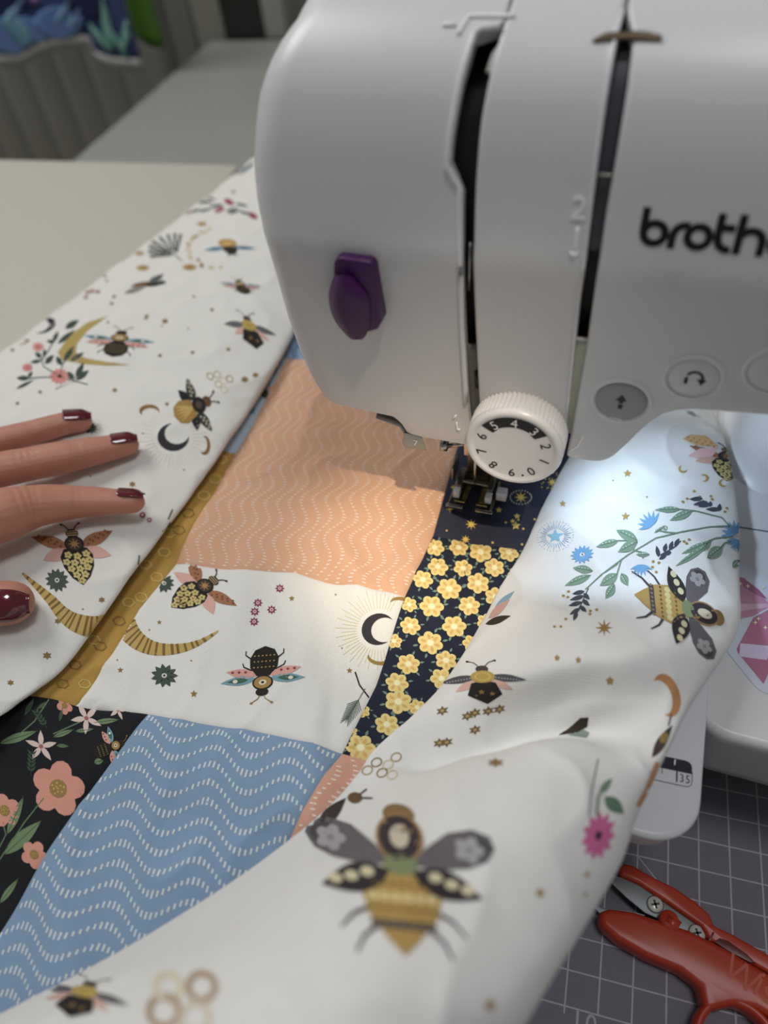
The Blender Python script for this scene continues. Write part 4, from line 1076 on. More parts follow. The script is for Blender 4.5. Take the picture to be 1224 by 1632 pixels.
nfl.done('navy cotton patch with yellow flowers')
pb = Patch('peach_lower_patch', [(545, 1200), (625, 1222), (650, 1228)], [(250, 1700), (480, 1700)], BLUE_R, [(650, 1228), (610, 1330), (480, 1700)], 'cf9578')
waves(pb, d_, 6.1, 1.9, 3, 25, 'ecd6c6'); pb.done('peach cotton patch beside the blue waves')

# ---- the two big loose panels: smooth surfaces through control rows of (pixel u, pixel v, height)
class Flap(Patch):
    def __init__(self, name, rows, col, sub=(9, 12), seed=0.0, amp=1.0):
        C = [[np.array(at(*p)) for p in r] for r in rows]
        def spline(P, n):
            out = []
            for i in range(len(P) - 1):
                a, b_, c, d = P[max(i - 1, 0)], P[i], P[i + 1], P[min(i + 2, len(P) - 1)]
                if i == 0: a = 2 * b_ - c
                if i == len(P) - 2: d = 2 * c - b_
                for k in range(n):
                    t = k / n; out.append(.5 * ((2 * b_) + (c - a) * t + (2 * a - 5 * b_ + 4 * c - d) * t * t + (3 * b_ - a - 3 * c + d) * t ** 3))
            out.append(P[-1]); return out
        A = [spline(r, sub[1]) for r in C]; cols = [spline([A[i][j] for i in range(len(A))], sub[0]) for j in range(len(A[0]))]
        P = [[cols[j][i] for j in range(len(cols))] for i in range(len(cols[0]))]
        nj = len(P[0])
        for r in P:                                                    # soft wrinkles, fading out towards both edges
            for j, p in enumerate(r):
                e = min(1, j / (nj * .22), (nj - 1 - j) / (nj * .22)); q = Vector((p[0], p[1] * 1.15, 0))
                rid = 1 - abs(pnoise(q / 30 + Vector((3.7, 1.2, seed)))) * 2.2
                r[j] = p + np.array([0, 0, e * amp * (1.1 * pnoise(q / 24 + Vector((0, 0, seed))) + .9 * max(0, rid) ** 3 + .2 * pnoise(q / 9))])
        self.name = name; self.mb = MB(); self.mb.grid(P, col, tri=True)
        self.bvh = BVHTree.FromPolygons([Vector(v) for v in self.mb.v], self.mb.f)
LROWS = [
    [(545, 330, 86), (540, 325, 96), (510, 300, 104), (470, 280, 104), (430, 263, 98), (404, 252, 89), (412, 262, 85)],
    [(500, 440, 86), (495, 432, 97), (460, 380, 105), (410, 345, 106), (360, 318, 99), (330, 314, 90), (338, 322, 85)],
    [(470, 528, 87), (460, 530, 97), (410, 465, 106), (345, 420, 107), (280, 382, 99), (240, 383, 90), (248, 391, 85)],
    [(415, 630, 88), (404, 624, 97), (350, 560, 106), (265, 490, 108), (195, 450, 100), (150, 451, 90), (158, 459, 85)],
    [(352, 722, 88), (342, 722, 96), (285, 650, 105), (195, 570, 109), (110, 515, 101), (60, 519, 90), (68, 527, 85)],
    [(275, 830, 88), (264, 828, 96), (205, 750, 104), (105, 660, 108), (15, 600, 101), (-40, 595, 90), (-32, 603, 85)],
    [(208, 918, 88), (197, 917, 96), (135, 830, 103), (25, 740, 107), (-70, 680, 101), (-130, 665, 90), (-122, 673, 85)],
    [(112, 1048, 88), (101, 1052, 95), (40, 965, 103), (-70, 870, 106), (-160, 790, 101), (-220, 760, 90), (-212, 768, 85)],
    [(30, 1112, 88), (19, 1120, 95), (-50, 1040, 102), (-160, 950, 105), (-260, 870, 100), (-320, 830, 90), (-312, 838, 85)],
    [(-60, 1172, 87), (-75, 1182, 93), (-150, 1110, 100), (-250, 1030, 103), (-350, 960, 99), (-410, 910, 90), (-402, 918, 85)],
    [(-330, 1400, 60), (-350, 1405, 68), (-430, 1330, 84), (-520, 1250, 90), (-600, 1180, 92), (-650, 1120, 90), (-640, 1130, 86)]]
left = Flap('bee_print_panel', LROWS, 'e6e3dc', (14, 18), 4.2, 1.3)
DK = '2f2a2c'
left.draw_px(bee_flowery(), 122, 884, (-10, -46), (52, -4))
left.draw_px(daisy(0, 0, 1, 12, '4b5a4e', 'd8d8cc'), 91, 925, (2, -19), (19, 3)); left.draw_px(daisy(0, 0, 1, 12, '4b5a4e', 'd8d8cc'), 142, 682, (2, -10), (14, 3))
left.draw_px(striped_arc([(36, 914), (58, 934), (80, 955), (100, 978), (120, 992), (150, 1000), (175, 998)], 3, 42, 17))
left.draw_px(bee_fan(), 308, 650, (30, -14), (16, 34))
left.draw_px(rays(40, 1.3, 2.3, 'dcd9c2', 0, 360, .03), 276, 697, (0, -22), (24, 0))
left.draw_px([(crescent(1, .36, .78, 50), '38333a', 1)], 276, 697, (0, -22), (25, 0))
left.draw_px([(crescent(1, .4, .85, -75), '8e6420', 1)], 238, 655, (0, -10), (16, 0)); left.draw_px([(crescent(1, .4, .85, 165), '8e6420', 1)], 326, 710, (0, -15), (9, 0))
left.draw_px(honey(), 350, 608, (0, -20), (20, 4))
left.draw_px(bee_bumble(), 399, 527, (-8, -28), (28, 6))
left.draw_px(bee_dark(), 385, 457, (-6, -12), (26, 2)); left.draw_px(bee_blue(), 365, 393, (6, 14), (-28, 1)); left.draw_px(bee_side(), 232, 457, (0, -20), (34, -6))
left.draw_px(bee_dark(), 188, 547, (8, -22), (44, 4))
left.draw_px([([(172, 504), (140, 514), (112, 534), (92, 562), (99, 574), (130, 580), (170, 583), (208, 582), (170, 577), (136, 571), (121, 562), (123, 548), (140, 527)], 'b59a45', 0)])
def branch(F, stems, leaves, flowers, lc='3f4f43', sw=1.8):
    for p in stems: F.draw_px([(stroke(p, sw), lc, 0)])
    for (x0, y0, x1, y1, w_) in leaves: F.draw_px([(leaf(x0, y0, x1, y1, w_), lc, 1)])
    for (u, v, r, c, cen) in flowers: F.draw_px(daisy(0, 0, 1, 13, c, cen), u, v, (0, -r * .8), (r, 0))
branch(left, [[(96, 600), (70, 585), (65, 570)], [(96, 600), (120, 608), (140, 613)], [(96, 600), (60, 602), (45, 604)], [(96, 600), (100, 580), (118, 560)], [(66, 575), (80, 555), (92, 530)]],
       [(47, 603, 26, 603, 8), (45, 602, 52, 592, 6), (118, 606, 108, 592, 9), (122, 606, 142, 590, 9), (121, 602, 134, 578, 9), (98, 582, 90, 568, 9), (102, 576, 118, 552, 9), (112, 576, 134, 562, 8), (66, 570, 56, 562, 8), (70, 570, 72, 556, 6), (66, 575, 48, 578, 6), (85, 545, 93, 528, 7), (88, 545, 74, 544, 6), (92, 548, 120, 526, 8), (72, 580, 86, 566, 9), (104, 524, 126, 510, 10), (26, 620, 54, 606, 5)],
       [(95, 600, 17, 'd77f76', '2b2b2b'), (61, 553, 10, 'd77f76', '7d3c3c'), (44, 586, 9, 'd0716c', 'd0716c')])
left.draw_px([(crescent(1, .36, .8, 160), '2f2c33', 0)], 70, 519, (-6, -10), (18, -8)); left.draw_px([(crescent(1, .4, .85, 160), '8e6420', 0)], 37, 545, (0, -4), (10, -2)); left.draw_px([(crescent(1, .4, .85, -60), '8e6420', 0)], 87, 496, (0, -4), (9, -2))
left.draw_px([(leaf(-1, 0, 1, 0, .6), '3a3634', 0)], 117, 465, (0, -7), (10, -6))
for (u, v) in ((140, 466), (137, 474), (147, 464), (156, 465)): left.draw_px([(star(0, 0, 1, 6, .6), 'a5605c', 0)], u, v, (0, -3.5), (5, 0))
for k in range(8):
    a_ = math.radians(188 - 17 * k); left.draw_px([(stroke([(280 + 6 * math.cos(a_), 406 - 4 * math.sin(a_)), (276 + (46 - 3 * abs(k - 3)) * math.cos(a_), 405 - (27 + k) * math.sin(a_))], 2.5, 5.0), '4f5652', 0)])
left.draw_px([(stroke([(276, 404), (292, 418)], 1.8), '4f5652', 0)])
for (u, v, r) in ((322, 357, 9), (223, 404, 9), (228, 427, 12), (302, 426, 13)): left.draw_px(daisy(0, 0, 1, 10, 'b48d30', '5b3d18'), u, v, (0, -r * .45), (r, 0))
for k in range(26):
    a = math.radians(100 + 170 * k / 25); left.draw_px([(ell(0, 0, 1, 1, 0, 8), random.choice(['cdb98a', 'd6c6a0', '8a6a35', 'c7ad75']), 0)], 348 + 50 * math.cos(a) + random.uniform(-5, 5), 396 - 30 * math.sin(a) + random.uniform(-3, 3), (0, -2.2), (3.2, 0))
for (u, v, c) in ((330, 322, 'GR'), (345, 328, 'GR'), (312, 336, 'GR'), (328, 335, 'GR'), (370, 334, 'GR'), (386, 327, 'GR'), (392, 340, 'GR'), (374, 338, 'GR'), (318, 322, 'GR'), (335, 316, 'GR'), (365, 322, 'RD'), (350, 334, 'RD'), (403, 344, 'RD'), (295, 336, 'RD')):
    left.draw_px([(leaf(-1, 0, 1, 0, .7) if c == 'GR' else ell(0, 0, 1, .8, 0, 10), '4a5750' if c == 'GR' else '9c2350', 0)], u, v, (0, -6), (11 if c == 'GR' else 8, random.choice((-3, 3))))
left.draw_px([(leaf(-1, 0, 1, 0, .6), '3f4a50', 0), (leaf(-.8, -.3, .8, -.3, .4), '6c93ad', 0)], 392, 268, (0, -10), (16, -10))
for (u, v, r) in ((372, 306, 4), (263, 512, 6), (234, 504, 4), (338, 494, 4), (307, 562, 4), (255, 567, 4), (364, 557, 4), (183, 622, 5), (182, 580, 2.5), (64, 625, 4), (28, 643, 4), (211, 772, 6), (162, 956, 6), (92, 990, 6), (75, 1045, 8), (17, 1088, 6), (266, 644, 4), (178, 484, 4), (233, 506, 3), (172, 514, 3),
                  (170, 448, 3), (167, 440, 4), (182, 473, 4), (132, 971, 2), (309, 473, 3), (300, 524, 2), (232, 508, 3), (293, 749, 2), (390, 605, 7), (407, 598, 6), (144, 759, 2), (228, 691, 2), (200, 720, 2), (20, 558, 4), (258, 520, 2)):
    left.draw_px([(star(0, 0, 1, 6, .55), '8d7034', 0)], u, v, (0, -r * .85), (r, 0))
for (u, v, r) in ((227, 802, 5), (213, 814, 4.5), (227, 821, 6), (238, 829, 5)): left.draw_px([(star(0, 0, 1, 8, .6), '8d2149', 0), (ell(0, 0, .4, .4, 0, 8), 'e2b4bd', 1)], u, v, (0, -r), (r, 0))
for (pts) in ([(271, 833), (262, 848), (258, 846)], [(222, 885), (220, 900)], [(275, 812), (268, 828)]): left.draw_px([(stroke(pts, 2.4), '6b6a4a', 0)])
left.done('white bee print panel folded back under the hand')

RROWS = [
    [(985, 640, 86), (980, 636, 88), (1010, 628, 92), (1050, 618, 94), (1085, 612, 94), (1108, 622, 90), (1104, 625, 85)],
    [(925, 716, 86), (918, 714, 89), (965, 695, 95), (1030, 674, 98), (1095, 662, 97), (1142, 672, 91), (1138, 676, 85)],
    [(880, 800, 87), (872, 798, 90), (930, 785, 97), (1020, 765, 101), (1105, 745, 99), (1163, 752, 92), (1158, 757, 85)],
    [(847, 872, 87), (838, 872, 90), (900, 865, 97), (1000, 855, 102), (1105, 842, 101), (1175, 838, 93), (1168, 843, 85)],
    [(812, 932, 88), (802, 932, 91), (870, 930, 97), (965, 935, 101), (1085, 925, 103), (1174, 915, 94), (1167, 920, 85)],
    [(782, 990, 88), (772, 990, 91), (845, 990, 107), (945, 1000, 117), (1065, 1000, 116), (1172, 1000, 100), (1160, 1004, 86)],
    [(728, 1078, 88), (718, 1078, 92), (800, 1068, 109), (905, 1060, 121), (1015, 1052, 124), (1126, 1075, 108), (1115, 1078, 90)],
    [(672, 1142, 89), (660, 1143, 93), (745, 1142, 96), (850, 1135, 99), (965, 1118, 114), (1092, 1125, 112), (1082, 1128, 90)],
    [(615, 1192, 90), (602, 1196, 95), (690, 1222, 91), (800, 1200, 90), (925, 1172, 104), (1062, 1185, 116), (1050, 1188, 90)],
    [(585, 1232, 90), (570, 1240, 97), (660, 1236, 110), (775, 1203, 121), (905, 1182, 129), (1035, 1240, 120), (1024, 1243, 92)],
    [(528, 1292, 90), (512, 1300, 100), (610, 1290, 128), (740, 1255, 139), (885, 1240, 140), (1008, 1300, 124), (996, 1303, 95)],
    [(420, 1375, 90), (400, 1388, 102), (520, 1370, 142), (680, 1335, 154), (855, 1320, 150), (984, 1372, 130), (972, 1374, 100)],
    [(300, 1455, 90), (275, 1470, 104), (420, 1450, 150), (600, 1430, 165), (800, 1410, 158), (925, 1475, 140), (915, 1476, 105)],
    [(160, 1535, 88), (135, 1552, 104), (300, 1535, 155), (510, 1520, 174), (720, 1510, 168), (872, 1560, 148), (862, 1560, 108)],
    [(20, 1608, 86), (-10, 1628, 102), (180, 1630, 156), (410, 1630, 178), (640, 1620, 175), (825, 1640, 152), (812, 1640, 108)],
    [(-150, 1700, 80), (-185, 1720, 98), (20, 1760, 150), (290, 1780, 174), (540, 1780, 172), (750, 1760, 148), (738, 1760, 105)],
    [(-420, 1900, 40), (-470, 1940, 60), (-220, 2080, 105), (80, 2150, 130), (360, 2150, 128), (600, 2080, 105), (590, 2070, 70)]]
right = Flap('bee_print_panel', RROWS, 'e7e5e1', (12, 18), 9.4, 1.5)
Rr = right
Rr.draw_px(bee_gold(), 640, 1402, (-5, -112), (128, 12), 14)
Rr.draw_px(bee_gold(), 1083, 968, (66, 18), (6, 62))
Rr.draw_px(bee_bumble(), 771, 1088, (-4, -32), (46, -2))
Rr.draw_px(bee_flowery(), 1158, 738, (0, -28), (48, 6))
for (p, c) in (([(1088, 700), (1100, 693), (1125, 695), (1145, 712), (1130, 712), (1108, 710)], 'd9a86a'), ([(1096, 727), (1115, 715), (1145, 713), (1135, 728), (1110, 731)], 'e6b6b4')): Rr.draw_px([(p, c, 3)])
for k in range(10): Rr.draw_px([(star(0, 0, 1, 4), 'a97c28', 4)], 1096 + 4.6 * k, 698 + 1.2 * k + (4 if k % 2 else -1), (0, -2.4), (2.6, 0))
Rr.draw_px(feather('4d6a68', 6), 1108, 662, (-14, -6), (2, 12)); Rr.draw_px(feather('4d6a68', 6), 1132, 666, (-12, -8), (10, 6))
for (u, v, a) in ((1088, 748, 50), (1122, 762, 190), (1152, 770, 20)): Rr.draw_px([(crescent(1, .4, .82, a), 'b99527', 0)], u, v, (0, -6), (7, 0))
GRN, BLU = '7d9a80', '5f9fd0'
for p in ([(933, 940), (960, 915), (1000, 885), (1045, 858), (1085, 848), (1130, 840), (1165, 838)], [(960, 915), (975, 905), (985, 898)], [(1012, 878), (1000, 862), (985, 862)], [(1080, 850), (1060, 848), (1045, 845)], [(990, 893), (985, 910), (972, 945)], [(1012, 878), (1022, 880), (1025, 890)], [(1085, 812), (1110, 815), (1150, 825), (1172, 850)], [(1168, 855), (1140, 858), (1120, 866)], [(1168, 862), (1155, 865), (1146, 875)]):
    Rr.draw_px([(stroke(p, 2.2), '6f8c74', 0)])
for (x0, y0, x1, y1, w_) in ((945, 910, 913, 905, 13), (942, 917, 900, 934, 13), (986, 862, 950, 872, 12), (1016, 862, 982, 845, 16), (1016, 864, 985, 880, 16), (1085, 812, 1043, 813, 10), (1103, 815, 1067, 830, 13), (985, 915, 956, 934, 17), (990, 914, 1001, 934, 13), (980, 932, 965, 955, 14), (1132, 862, 1113, 880, 11), (1130, 864, 1086, 883, 10), (1125, 872, 1076, 903, 9), (1150, 872, 1126, 890, 18), (1178, 893, 1167, 905, 12), (1060, 838, 1042, 850, 5), (1062, 845, 1058, 838, 8), (1035, 884, 1014, 884, 8)):
    Rr.draw_px([(leaf(x0, y0, x1, y1, w_), GRN, 1), (stroke([(x0, y0), (x0 * .2 + x1 * .8, y0 * .2 + y1 * .8)], 1.2), '5b7a62', 2)])
    for k in range(4): Rr.draw_px([(ell(0, 0, 1, 1, 0, 6), 'cfdccb', 2)], x0 + (x1 - x0) * (.25 + .15 * k) - (y1 - y0) * .06, y0 + (y1 - y0) * (.25 + .15 * k) + (x1 - x0) * .06, (0, -1), (1, 0))
def tuft(u, v, r, a):
    Rr.draw_px([(leaf(0, 0, math.cos(math.radians(a + 22 * k)), math.sin(math.radians(a + 22 * k)), .22, 5), BLU, 1) for k in range(-3, 4)], u, v, (0, -r), (r, 0))
tuft(1040, 838, 24, 130); tuft(1022, 900, 20, -90); tuft(1172, 852, 24, 120); tuft(1176, 860, 20, -110)
Rr.draw_px([(leaf(math.cos(2 * math.pi * k / 14) * .2, math.sin(2 * math.pi * k / 14) * .2, math.cos(2 * math.pi * k / 14), math.sin(2 * math.pi * k / 14), .3, 5), BLU, 1) for k in range(14)] + [(ell(0, 0, .18, .18, 0, 8), 'e8eef4', 2), (ell(0, 0, .08, .08, 0, 8), '222233', 3)], 928, 884, (0, -15), (19, -2))
Rr.draw_px([(star(0, 0, .5, 5, .45), '7dbad4', 1)] + rays(34, .52, .92, '6f9fc6', w=.035) + [(ell(1.02 * math.cos(2 * math.pi * k / 34), 1.02 * math.sin(2 * math.pi * k / 34), .03, .03, 0, 6), '6f9fc6', 0) for k in range(34)], 885, 855, (0, -23), (28, -2))
for (x0, y0, x1, y1) in ((1050, 888, 1046, 870), (1058, 880, 1062, 866), (1067, 878, 1072, 862), (1075, 872, 1082, 858), (1062, 884, 1050, 892), (1070, 880, 1056, 884), (932, 943, 912, 947), (932, 950, 908, 957), (928, 960, 906, 966), (925, 970, 908, 980), (920, 975, 914, 990), (930, 946, 940, 956), (928, 956, 940, 966), (924, 966, 935, 976), (1120, 795, 1098, 796), (1128, 800, 1104, 805), (1135, 803, 1112, 808), (1148, 812, 1124, 812), (1122, 806, 1120, 797), (1131, 808, 1132, 799), (1145, 815, 1147, 803)):
    Rr.draw_px([(leaf(x0, y0, x1, y1, 7, 6), '454b55', 1)])
Rr.draw_px([(stroke([(938, 938), (928, 960), (915, 985)], 1.5), '3a4240', 0)]); Rr.draw_px([(stroke([(1052, 885), (1075, 872), (1085, 862)], 1.5), '3a4240', 0)])
for (u, v, r) in ((897, 803, 6), (1000, 755, 7), (997, 823, 7), (1031, 792, 2), (977, 766, 2)): Rr.draw_px([(star(0, 0, 1, 5), 'b48f3a', 0)], u, v, (0, -r), (r, 0))
for (u, v) in ((906, 943), (898, 950), (905, 952), (941, 974), (951, 972), (940, 979), (902, 987), (894, 999), (884, 999), (1040, 904), (1046, 912), (1041, 895), (1050, 897), (1098, 860), (1090, 863), (1094, 866), (1106, 783), (1115, 792), (1133, 791), (1135, 796), (1158, 810), (1155, 816), (1088, 800), (1095, 795)): Rr.draw_px([(ell(0, 0, 1, 1, 0, 8), 'a9883a', 0)], u, v, (0, -2), (2.6, 0))
Rr.draw_px([(star(0, 0, 1, 8, .32), '9a7426', 0)], 963, 1001, (0, -14), (15, 0))
Rr.draw_px([(leaf(-1, -.6, .6, .6, .7), 'cf9c8c', 1), (leaf(-.6, .1, .9, 1.2, .55), '7aa6bf', 0), (leaf(-1.2, -1, .8, -.75, .6), '3b342c', 1)], 800, 970, (2, -20), (20, -4))
for k, (u, v) in enumerate(((705, 1133), (757, 1136), (778, 1133), (796, 1130), (700, 1184), (757, 1163), (745, 1141), (712, 1183))):
    Rr.draw_px([(star(0, 0, 1, 6, .5), '7a6130', 0), (ell(0, 0, .3, .3, 0, 8), 'b59a5c', 1)], u, v, (0, -8), (11, -2))
Rr.draw_px([(star(0, 0, 1, 6, .5), '94702f', 0)], 790, 1216, (0, -8), (15, 0), 12)
for (u, v, r) in ((972, 1085, 7), (888, 1049, 5), (922, 1052, 5), (860, 1423, 8), (780, 1602, 10), (935, 1394, 5), (932, 1425, 4)): Rr.draw_px([(star(0, 0, 1, 5, .6), 'a8853f', 0)], u, v, (0, -r * 1.1), (r, 0))
Rr.draw_px(honey(('a88d50', '8f733a', 'd3c79e')), 610, 1225, (-8, -24), (30, -12))
for (u, v, r, c) in ((322, 1573, 27, 'b59a7c'), (262, 1612, 30, 'b89d80'), (268, 1573, 26, 'ddd2b4'), (312, 1622, 28, 'd8ccb4')):
    for q in ringp(0, 0, 1, .42, 18): Rr.draw_px([(q, c, 0)], u, v, (0, -r), (r, 0), 14)
Rr.draw_px(bee_bumble(), 130, 1590, (20, -30), (50, 10), 14)
# pink flower, orange moon and bees along the right edge
Rr.draw_px(daisy(0, 0, 1, 11, 'cf4f92', '5a2a4a'), 953, 1332, (6, -40), (27, 0), 14)
Rr.draw_px([(stroke([(953, 1210), (942, 1260), (938, 1300)], 2.2), '6f8370', 0), (stroke([(950, 1300), (953, 1270), (962, 1255)], 4), '6f8c70', 0), (leaf(955, 1265, 975, 1240, 12), '6f8c70', 0), (leaf(963, 1270, 994, 1297, 22), '5e7f66', 0)], 0, 0)
Rr.draw_px([(crescent(1, .45, .82, 200), 'c4813c', 0)], 1062, 1108, (-4, -34), (22, 4))
Rr.draw_px([(leaf(-.4, -1, .3, 1, .8), '4a3c38', 0), (ell(0, .2, .35, .3, 0), '8d7034', 1), (stroke([(0, .9), (-.1, 1.6)], .12), '4a3c38', 0)], 1056, 1182, (10, -28), (18, 6))
Rr.draw_px([(stroke([(1048, 1215), (1030, 1260), (1016, 1285)], 8), 'c98d58', 0)])
Rr.draw_px([([(890, 1172), (905, 1162), (925, 1144), (938, 1143), (936, 1158), (920, 1168)], '3d3128', 0), ([(905, 1172), (930, 1163), (940, 1168), (935, 1176)], '87988c', 0)], 0, 0)
Rr.draw_px([(leaf(505, 1322, 552, 1272, 22), '3c342f', 1), (ell(566, 1272, 12, 9, 0, 12), '6b4f28', 1), (stroke([(572, 1268), (585, 1258)], 2.5), '2c2622', 1), (stroke([(574, 1272), (594, 1273)], 2.5), '2c2622', 1)], 0, 0)
right.done('white bee print panel lit by the machine lamp')

# ================================================================== pin in the left panel
pin = MB(); a = left.cast(88, 621, .3); c = left.cast(128, 601, .6); e = left.cast(108, 612, 1.3)
if a and c and e: pin.tube([a, e, c], .32, 8); tag(pin.build('sewing_pin', mat('pin_nickel', 'dcdcd8', .3, .4)), 'thin steel pin pushed through the white bee print panel', 'pin')

# ================================================================== hand of the person sewing
person = empty('person'); tag(person, 'left hand with dark red nails pressing on the white bee print panel', 'person')
def ground(u, v):
    d = Vector(ray(u, v)).normalized(); h = left.bvh.ray_cast(Vector(CAM), d)
    return h[0].z if h[0] is not None else 104.0
hb = MB(); NAILS = []
def finger(pts, dorsal, nail_w, nail_l, creases=((22, .035), (24.5, .03), (41, .03), (43.5, .045), (46.5, .045), (49.5, .03))):
    """pts: (u, v, height of the centre line, radius) from tip to palm"""
    C = [np.append(at(u, v, z), r) for u, v, z, r in pts]; S = smooth_pts(C, 26)
    P = [s[:3] for s in S]; R_ = [float(s[3]) for s in S]; arc_ = 0
    for i in range(1, len(P)):                                         # knuckle creases
        arc_ += float(np.linalg.norm(P[i] - P[i - 1]))
        R_[i] *= 1 - sum(k * math.exp(-((arc_ - x) / .9) ** 2) for x, k in creases)
    t0 = P[0] - P[9]; t0 /= np.linalg.norm(t0)
    cap = [(P[0] + t0 * R_[0] * q, R_[0] * math.sqrt(max(1 - q * q, .0004))) for q in (.999, .96, .87, .72, .5, .25)]
    hb.tube([c[0] for c in cap] + P, [c[1] for c in cap] + R_, 20, flat=.9)
    # nail: a curved plate on the back of the finger tip
    dv = np.array(dorsal, float); dv -= (dv @ t0) * t0; dv /= np.linalg.norm(dv); sv = np.cross(t0, dv)
    b = MB(); rows = []; r0 = R_[0]
    for i in range(11):
        q = i / 10; al = r0 * .98 - nail_l * q; row = []
        rr = r0 * math.sqrt(max(1 - (max(al, 0) / r0) ** 2, 0)) if al > 0 else r0 + (float(np.interp(-al, [0, 30], [0, 1.2])))
        rr = max(rr, r0 * .60); wv = nail_w * (1 - .16 * max(0, (q - .7) / .3) ** 2 - .10 * max(0, (.2 - q) / .2) ** 2)
        base_ = P[0] + t0 * al
        for j in range(13):
            f = math.radians((j / 12 - .5) * 2 * wv); row.append(base_ + (rr * .93 + .75) * (math.cos(f) * dv + math.sin(f) * sv))
        rows.append(row)
    b.grid(rows, flip=False); NAILS.append(b)
TOP = (0.05, 0.25, 1.0)
finger([(128, 672, 112.5, 5.9), (105, 675, 114, 6.3), (60, 687, 116, 6.7), (0, 703, 119, 7.3), (-70, 722, 122, 8.4), (-160, 752, 124, 9.6), (-240, 790, 122, 10)], (0.05, .35, 1.0), 56, 13.5)
finger([(202, 709, 112, 5.9), (170, 715, 113.5, 7.0), (110, 727, 116.5, 8.4), (45, 740, 119.5, 8.9), (-30, 756, 123, 9.2), (-130, 788, 126, 10.5), (-230, 826, 124, 11)], (0.05, .38, 1.0), 54, 12.5)
finger([(211, 800, 110.5, 5.6), (180, 800, 112, 6.6), (130, 800, 114.5, 8.0), (65, 805, 119, 10.2), (5, 820, 123, 12.8), (-90, 848, 127, 13.5), (-220, 884, 125, 14)], (-.05, .62, .9), 52, 11.5)
finger([(16, 961, 112, 9.6), (-25, 962, 114, 10.2), (-80, 960, 117, 10.6), (-150, 950, 120, 11.5), (-240, 930, 121, 14)], (.1, -.75, .8), 43, 15)
# palm and wrist
hb.tube([at(-150, 770, 126), at(-230, 820, 125), at(-330, 860, 124), at(-430, 880, 122), at(-560, 890, 122)], [26, 30, 29, 25, 24], 28, flat=.55)
hand = hb.build('hand', SKIN, person)
rm = hand.modifiers.new('one_skin', 'REMESH'); rm.mode = 'VOXEL'; rm.voxel_size = 0.0006; rm.use_smooth_shade = True
sm = hand.modifiers.new('soften', 'SMOOTH'); sm.iterations = 4; sm.factor = .5
for b in NAILS:
    o = b.build('fingernail', NAIL, person, solid=.5, bevel=.2)

# ================================================================== things at the back of the room
# vertical slats of the blind in front of the wall
blind = empty('vertical_blind'); tag(blind, 'grey vertical slat blind behind the grey desk', 'blind')
SL = mat('blind_slat', 'd6d4ca', .7, var=(12, .06))
for k in range(13):
    x = -1420 + 62 * k
    if x > aty(268, 40, 1062)[0] - 40: break
    b = MB(); rows = []
    for z in (-520, 900):
        rows.append([(x + 31 * t * 1.02, 1062 + 14 * t - 7 * (1 - t * t), z) for t in [-1 + 2 * i / 8 for i in range(9)]])
    b.grid(rows); b.build('slat', SL, blind, solid=1.2)
b = MB(); b.box(-1460, aty(268, 40, 1062)[0] - 15, 1040, 1075, 898, 930); b.build('head_rail', SL, blind, bevel=2)
# panelling, dark opening and white post to the right of it
def back_box(name, u0, u1, y, z0, z1, th, material, label, cat=None, kind=None):
    x0, x1 = aty(u0, 40, y)[0], aty(u1, 40, y)[0]; b = MB(); b.box(x0, x1, y, y + th, z0, z1)
    o = b.build(name, material, bevel=2); tag(o, label, cat, kind=kind); return o
zb = aty(400, 66, 1050)[2]
back_box('trim_1', 268, 308, WALL_Y - 30, FLOOR_Z, 900, 29.5, mat('panel_grey', '807e76', .6), 'plain grey wall panel beside the slat blind', kind='structure')
back_box('trim_2', 310, 356, WALL_Y - 44, FLOOR_Z, 900, 43.5, mat('panel_pale', '9a978c', .6), 'pale grey upright wall panel beside the dark opening', kind='structure')
back_box('dark_opening', 358, 420, WALL_Y - 52, -3.8, 500, 51.5, mat('opening_dark', '2e2c27', .6), 'dark narrow panel standing in for an opening behind the grey desk', 'panel')  # dark box added to stand in for the dark opening
back_box('trim_3', 421, 455, WALL_Y - 56, -3.8, 900, 55.5, mat('post_white', 'a7a79f', .6), 'white upright post behind the sewing machine', kind='structure')
# hanging cloths on a rail
RAIL_Y, RAIL_Z = 925, None
rz = aty(120, -260, RAIL_Y)[2]
b = MB(); b.tube([(-1500, RAIL_Y, rz), (-600, RAIL_Y, rz)], 7, 14)
rail = b.build('towel_rail', mat('rail_metal', '8c8c8a', .4, .8)); tag(rail, 'metal rail carrying the hanging cloths', 'rail')
for x in (-1480, -620):
    b = MB(); b.tube([(x, RAIL_Y, rz), (x, WALL_Y, rz)], 6, 10); b.build('bracket', MATS['rail_metal'], rail)
def hanging(name, cols, material_, label, thick=3):
    """cols: (u at hem, v at hem, u at rail) -> a folded cloth hanging straight down"""
    mbx = MB(); rows = []; n = 16
    for t in range(n + 1):
        row = []
        for i, (u, v, du) in enumerate(cols):
            p = aty(u, v, RAIL_Y); z = p[2] + (rz - p[2]) * t / n
            row.append((p[0], RAIL_Y - 9 + 7 * math.sin(i * 1.3) * (1 - .6 * t / n), z))
        rows.append(row)
    R2 = []
    for r in rows: 
        q = smooth_pts([np.array(p) for p in r], 4); R2.append(q)
    mbx.grid(R2, 'ffffff', tri=True); return mbx, R2
class Hang(Patch):
    def __init__(self, name, cols, col):
        self.name = name; self.mb, self.rows = hanging(name, cols, None, None); self.mb.c = [col] * len(self.mb.c)
        self.bvh = BVHTree.FromPolygons([Vector(v) for v in self.mb.v], self.mb.f)
    def draw(self, S, cx, cy, fwd, side):
        for p, c, l in S:
            q = [(cx + x * side[0] + y * fwd[0], cy + x * side[1] + y * fwd[1]) for x, y in p]; k = len(self.mb.f)
            tri_fill(self.mb, q, lambda x, y: self.cast(x, y, .8 + .25 * l), c, 12)
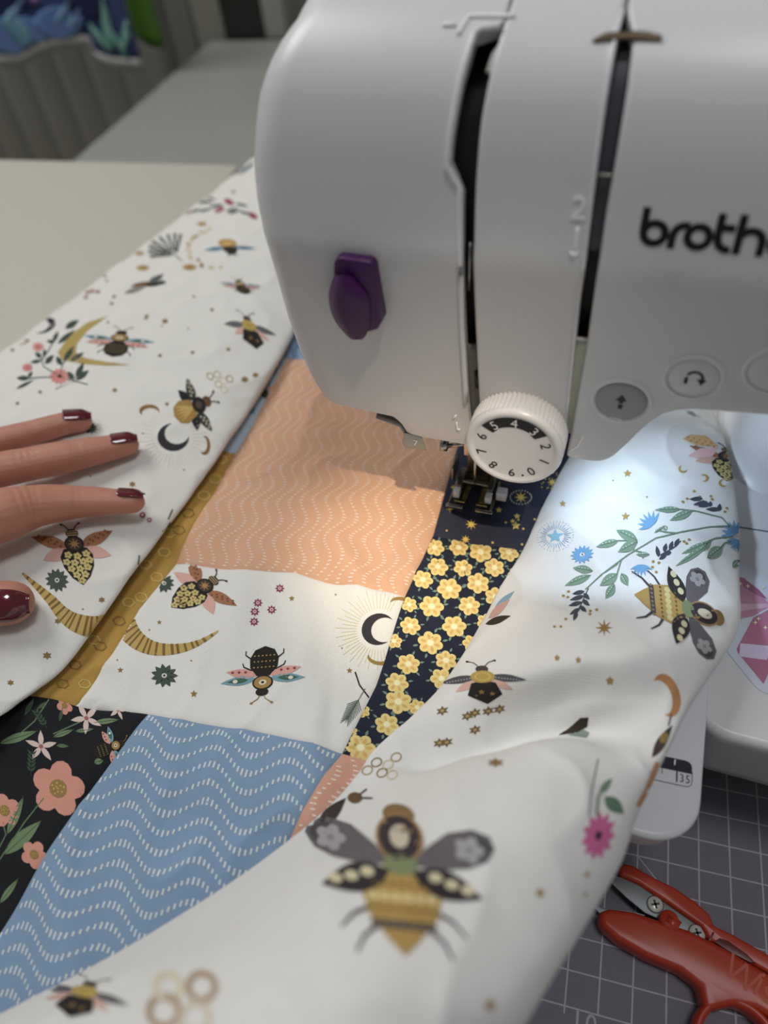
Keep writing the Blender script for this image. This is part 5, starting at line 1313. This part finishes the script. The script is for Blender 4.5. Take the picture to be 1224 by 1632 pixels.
bc = Hang('blue_cloth', [(-60, 92, 0), (-10, 90, 0), (20, 88, 0), (45, 80, 0), (75, 63, 0), (110, 58, 0), (145, 60, 0), (155, 80, 0), (185, 88, 0), (232, 92, 0)], '27407c')
bc.draw([(leaf(-.2, -1, .2, 1, 1.0), '5f9bb0', 1)], 30, 45, (-20, -34), (40, 10)); bc.draw([(ell(0, 0, 1, 1, 0), '4a78b8', 0)], 25, 55, (0, -30), (55, 0)); bc.draw([(ell(0, 0, 1, 1), '4a78b8', 0)], 95, 35, (0, -26), (40, 0))
for (u, v, f, s) in ((172, 40, (-8, -46), (18, 0)), (205, 42, (8, -44), (18, 0)), (160, 60, (-16, -24), (14, 0)), (188, 66, (-18, -30), (12, 0))): bc.draw([(leaf(0, -1, 0, 1, .75), '6fae9c', 1)], u, v, f, s)
for (u, v) in ((100, 20), (120, 30), (20, 22), (30, 12)): bc.draw([(leaf(0, -1, 0, 1, .8), '6c9ac0', 1)], u, v, (10, -18), (14, 4))
bc.draw([(ell(0, 0, 1, 1), '16204c', 1)], 140, 8, (0, -22), (30, 0)); bc.draw([(ell(0, 0, 1, 1), '16204c', 1)], 20, 2, (0, -10), (40, 0)); bc.draw([(ell(0, 0, 1, 1), '9a6fae', 1)], 55, 0, (0, -6), (9, 0))
bo = bc.mb.build('blue_cloth', print_mat('hung_cotton', .9, 0, 0, .2, .05, sat=.8), solid=2.5); tag(bo, 'blue leaf print cloth with white hem hanging behind the cream table', 'cloth')
hm = MB(); hrow = bc.rows[0]; hm.grid([[(p[0], p[1] - 1.2, p[2] - 14) for p in hrow], [(p[0], p[1] - 2.5, p[2]) for p in hrow], [(p[0], p[1] - 1.2, p[2] + 3) for p in hrow]]); hm.build('white_hem', mat('white_binding', 'b9b9b4', .9), bo, solid=2.5)
gc = Hang('green_cloth', [(222, 55, 0), (235, 70, 0), (250, 74, 0), (266, 70, 0)], '46701d')
go = gc.mb.build('green_cloth', mat('green_towel', '46701d', .95, bump=(300, .002)), solid=4); tag(go, 'narrow green cloth hanging beside the blue leaf print cloth', 'cloth')
for o in bpy.data.objects:
    if o.type == 'EMPTY' and o.parent is None: pass
bpy.context.view_layer.update()
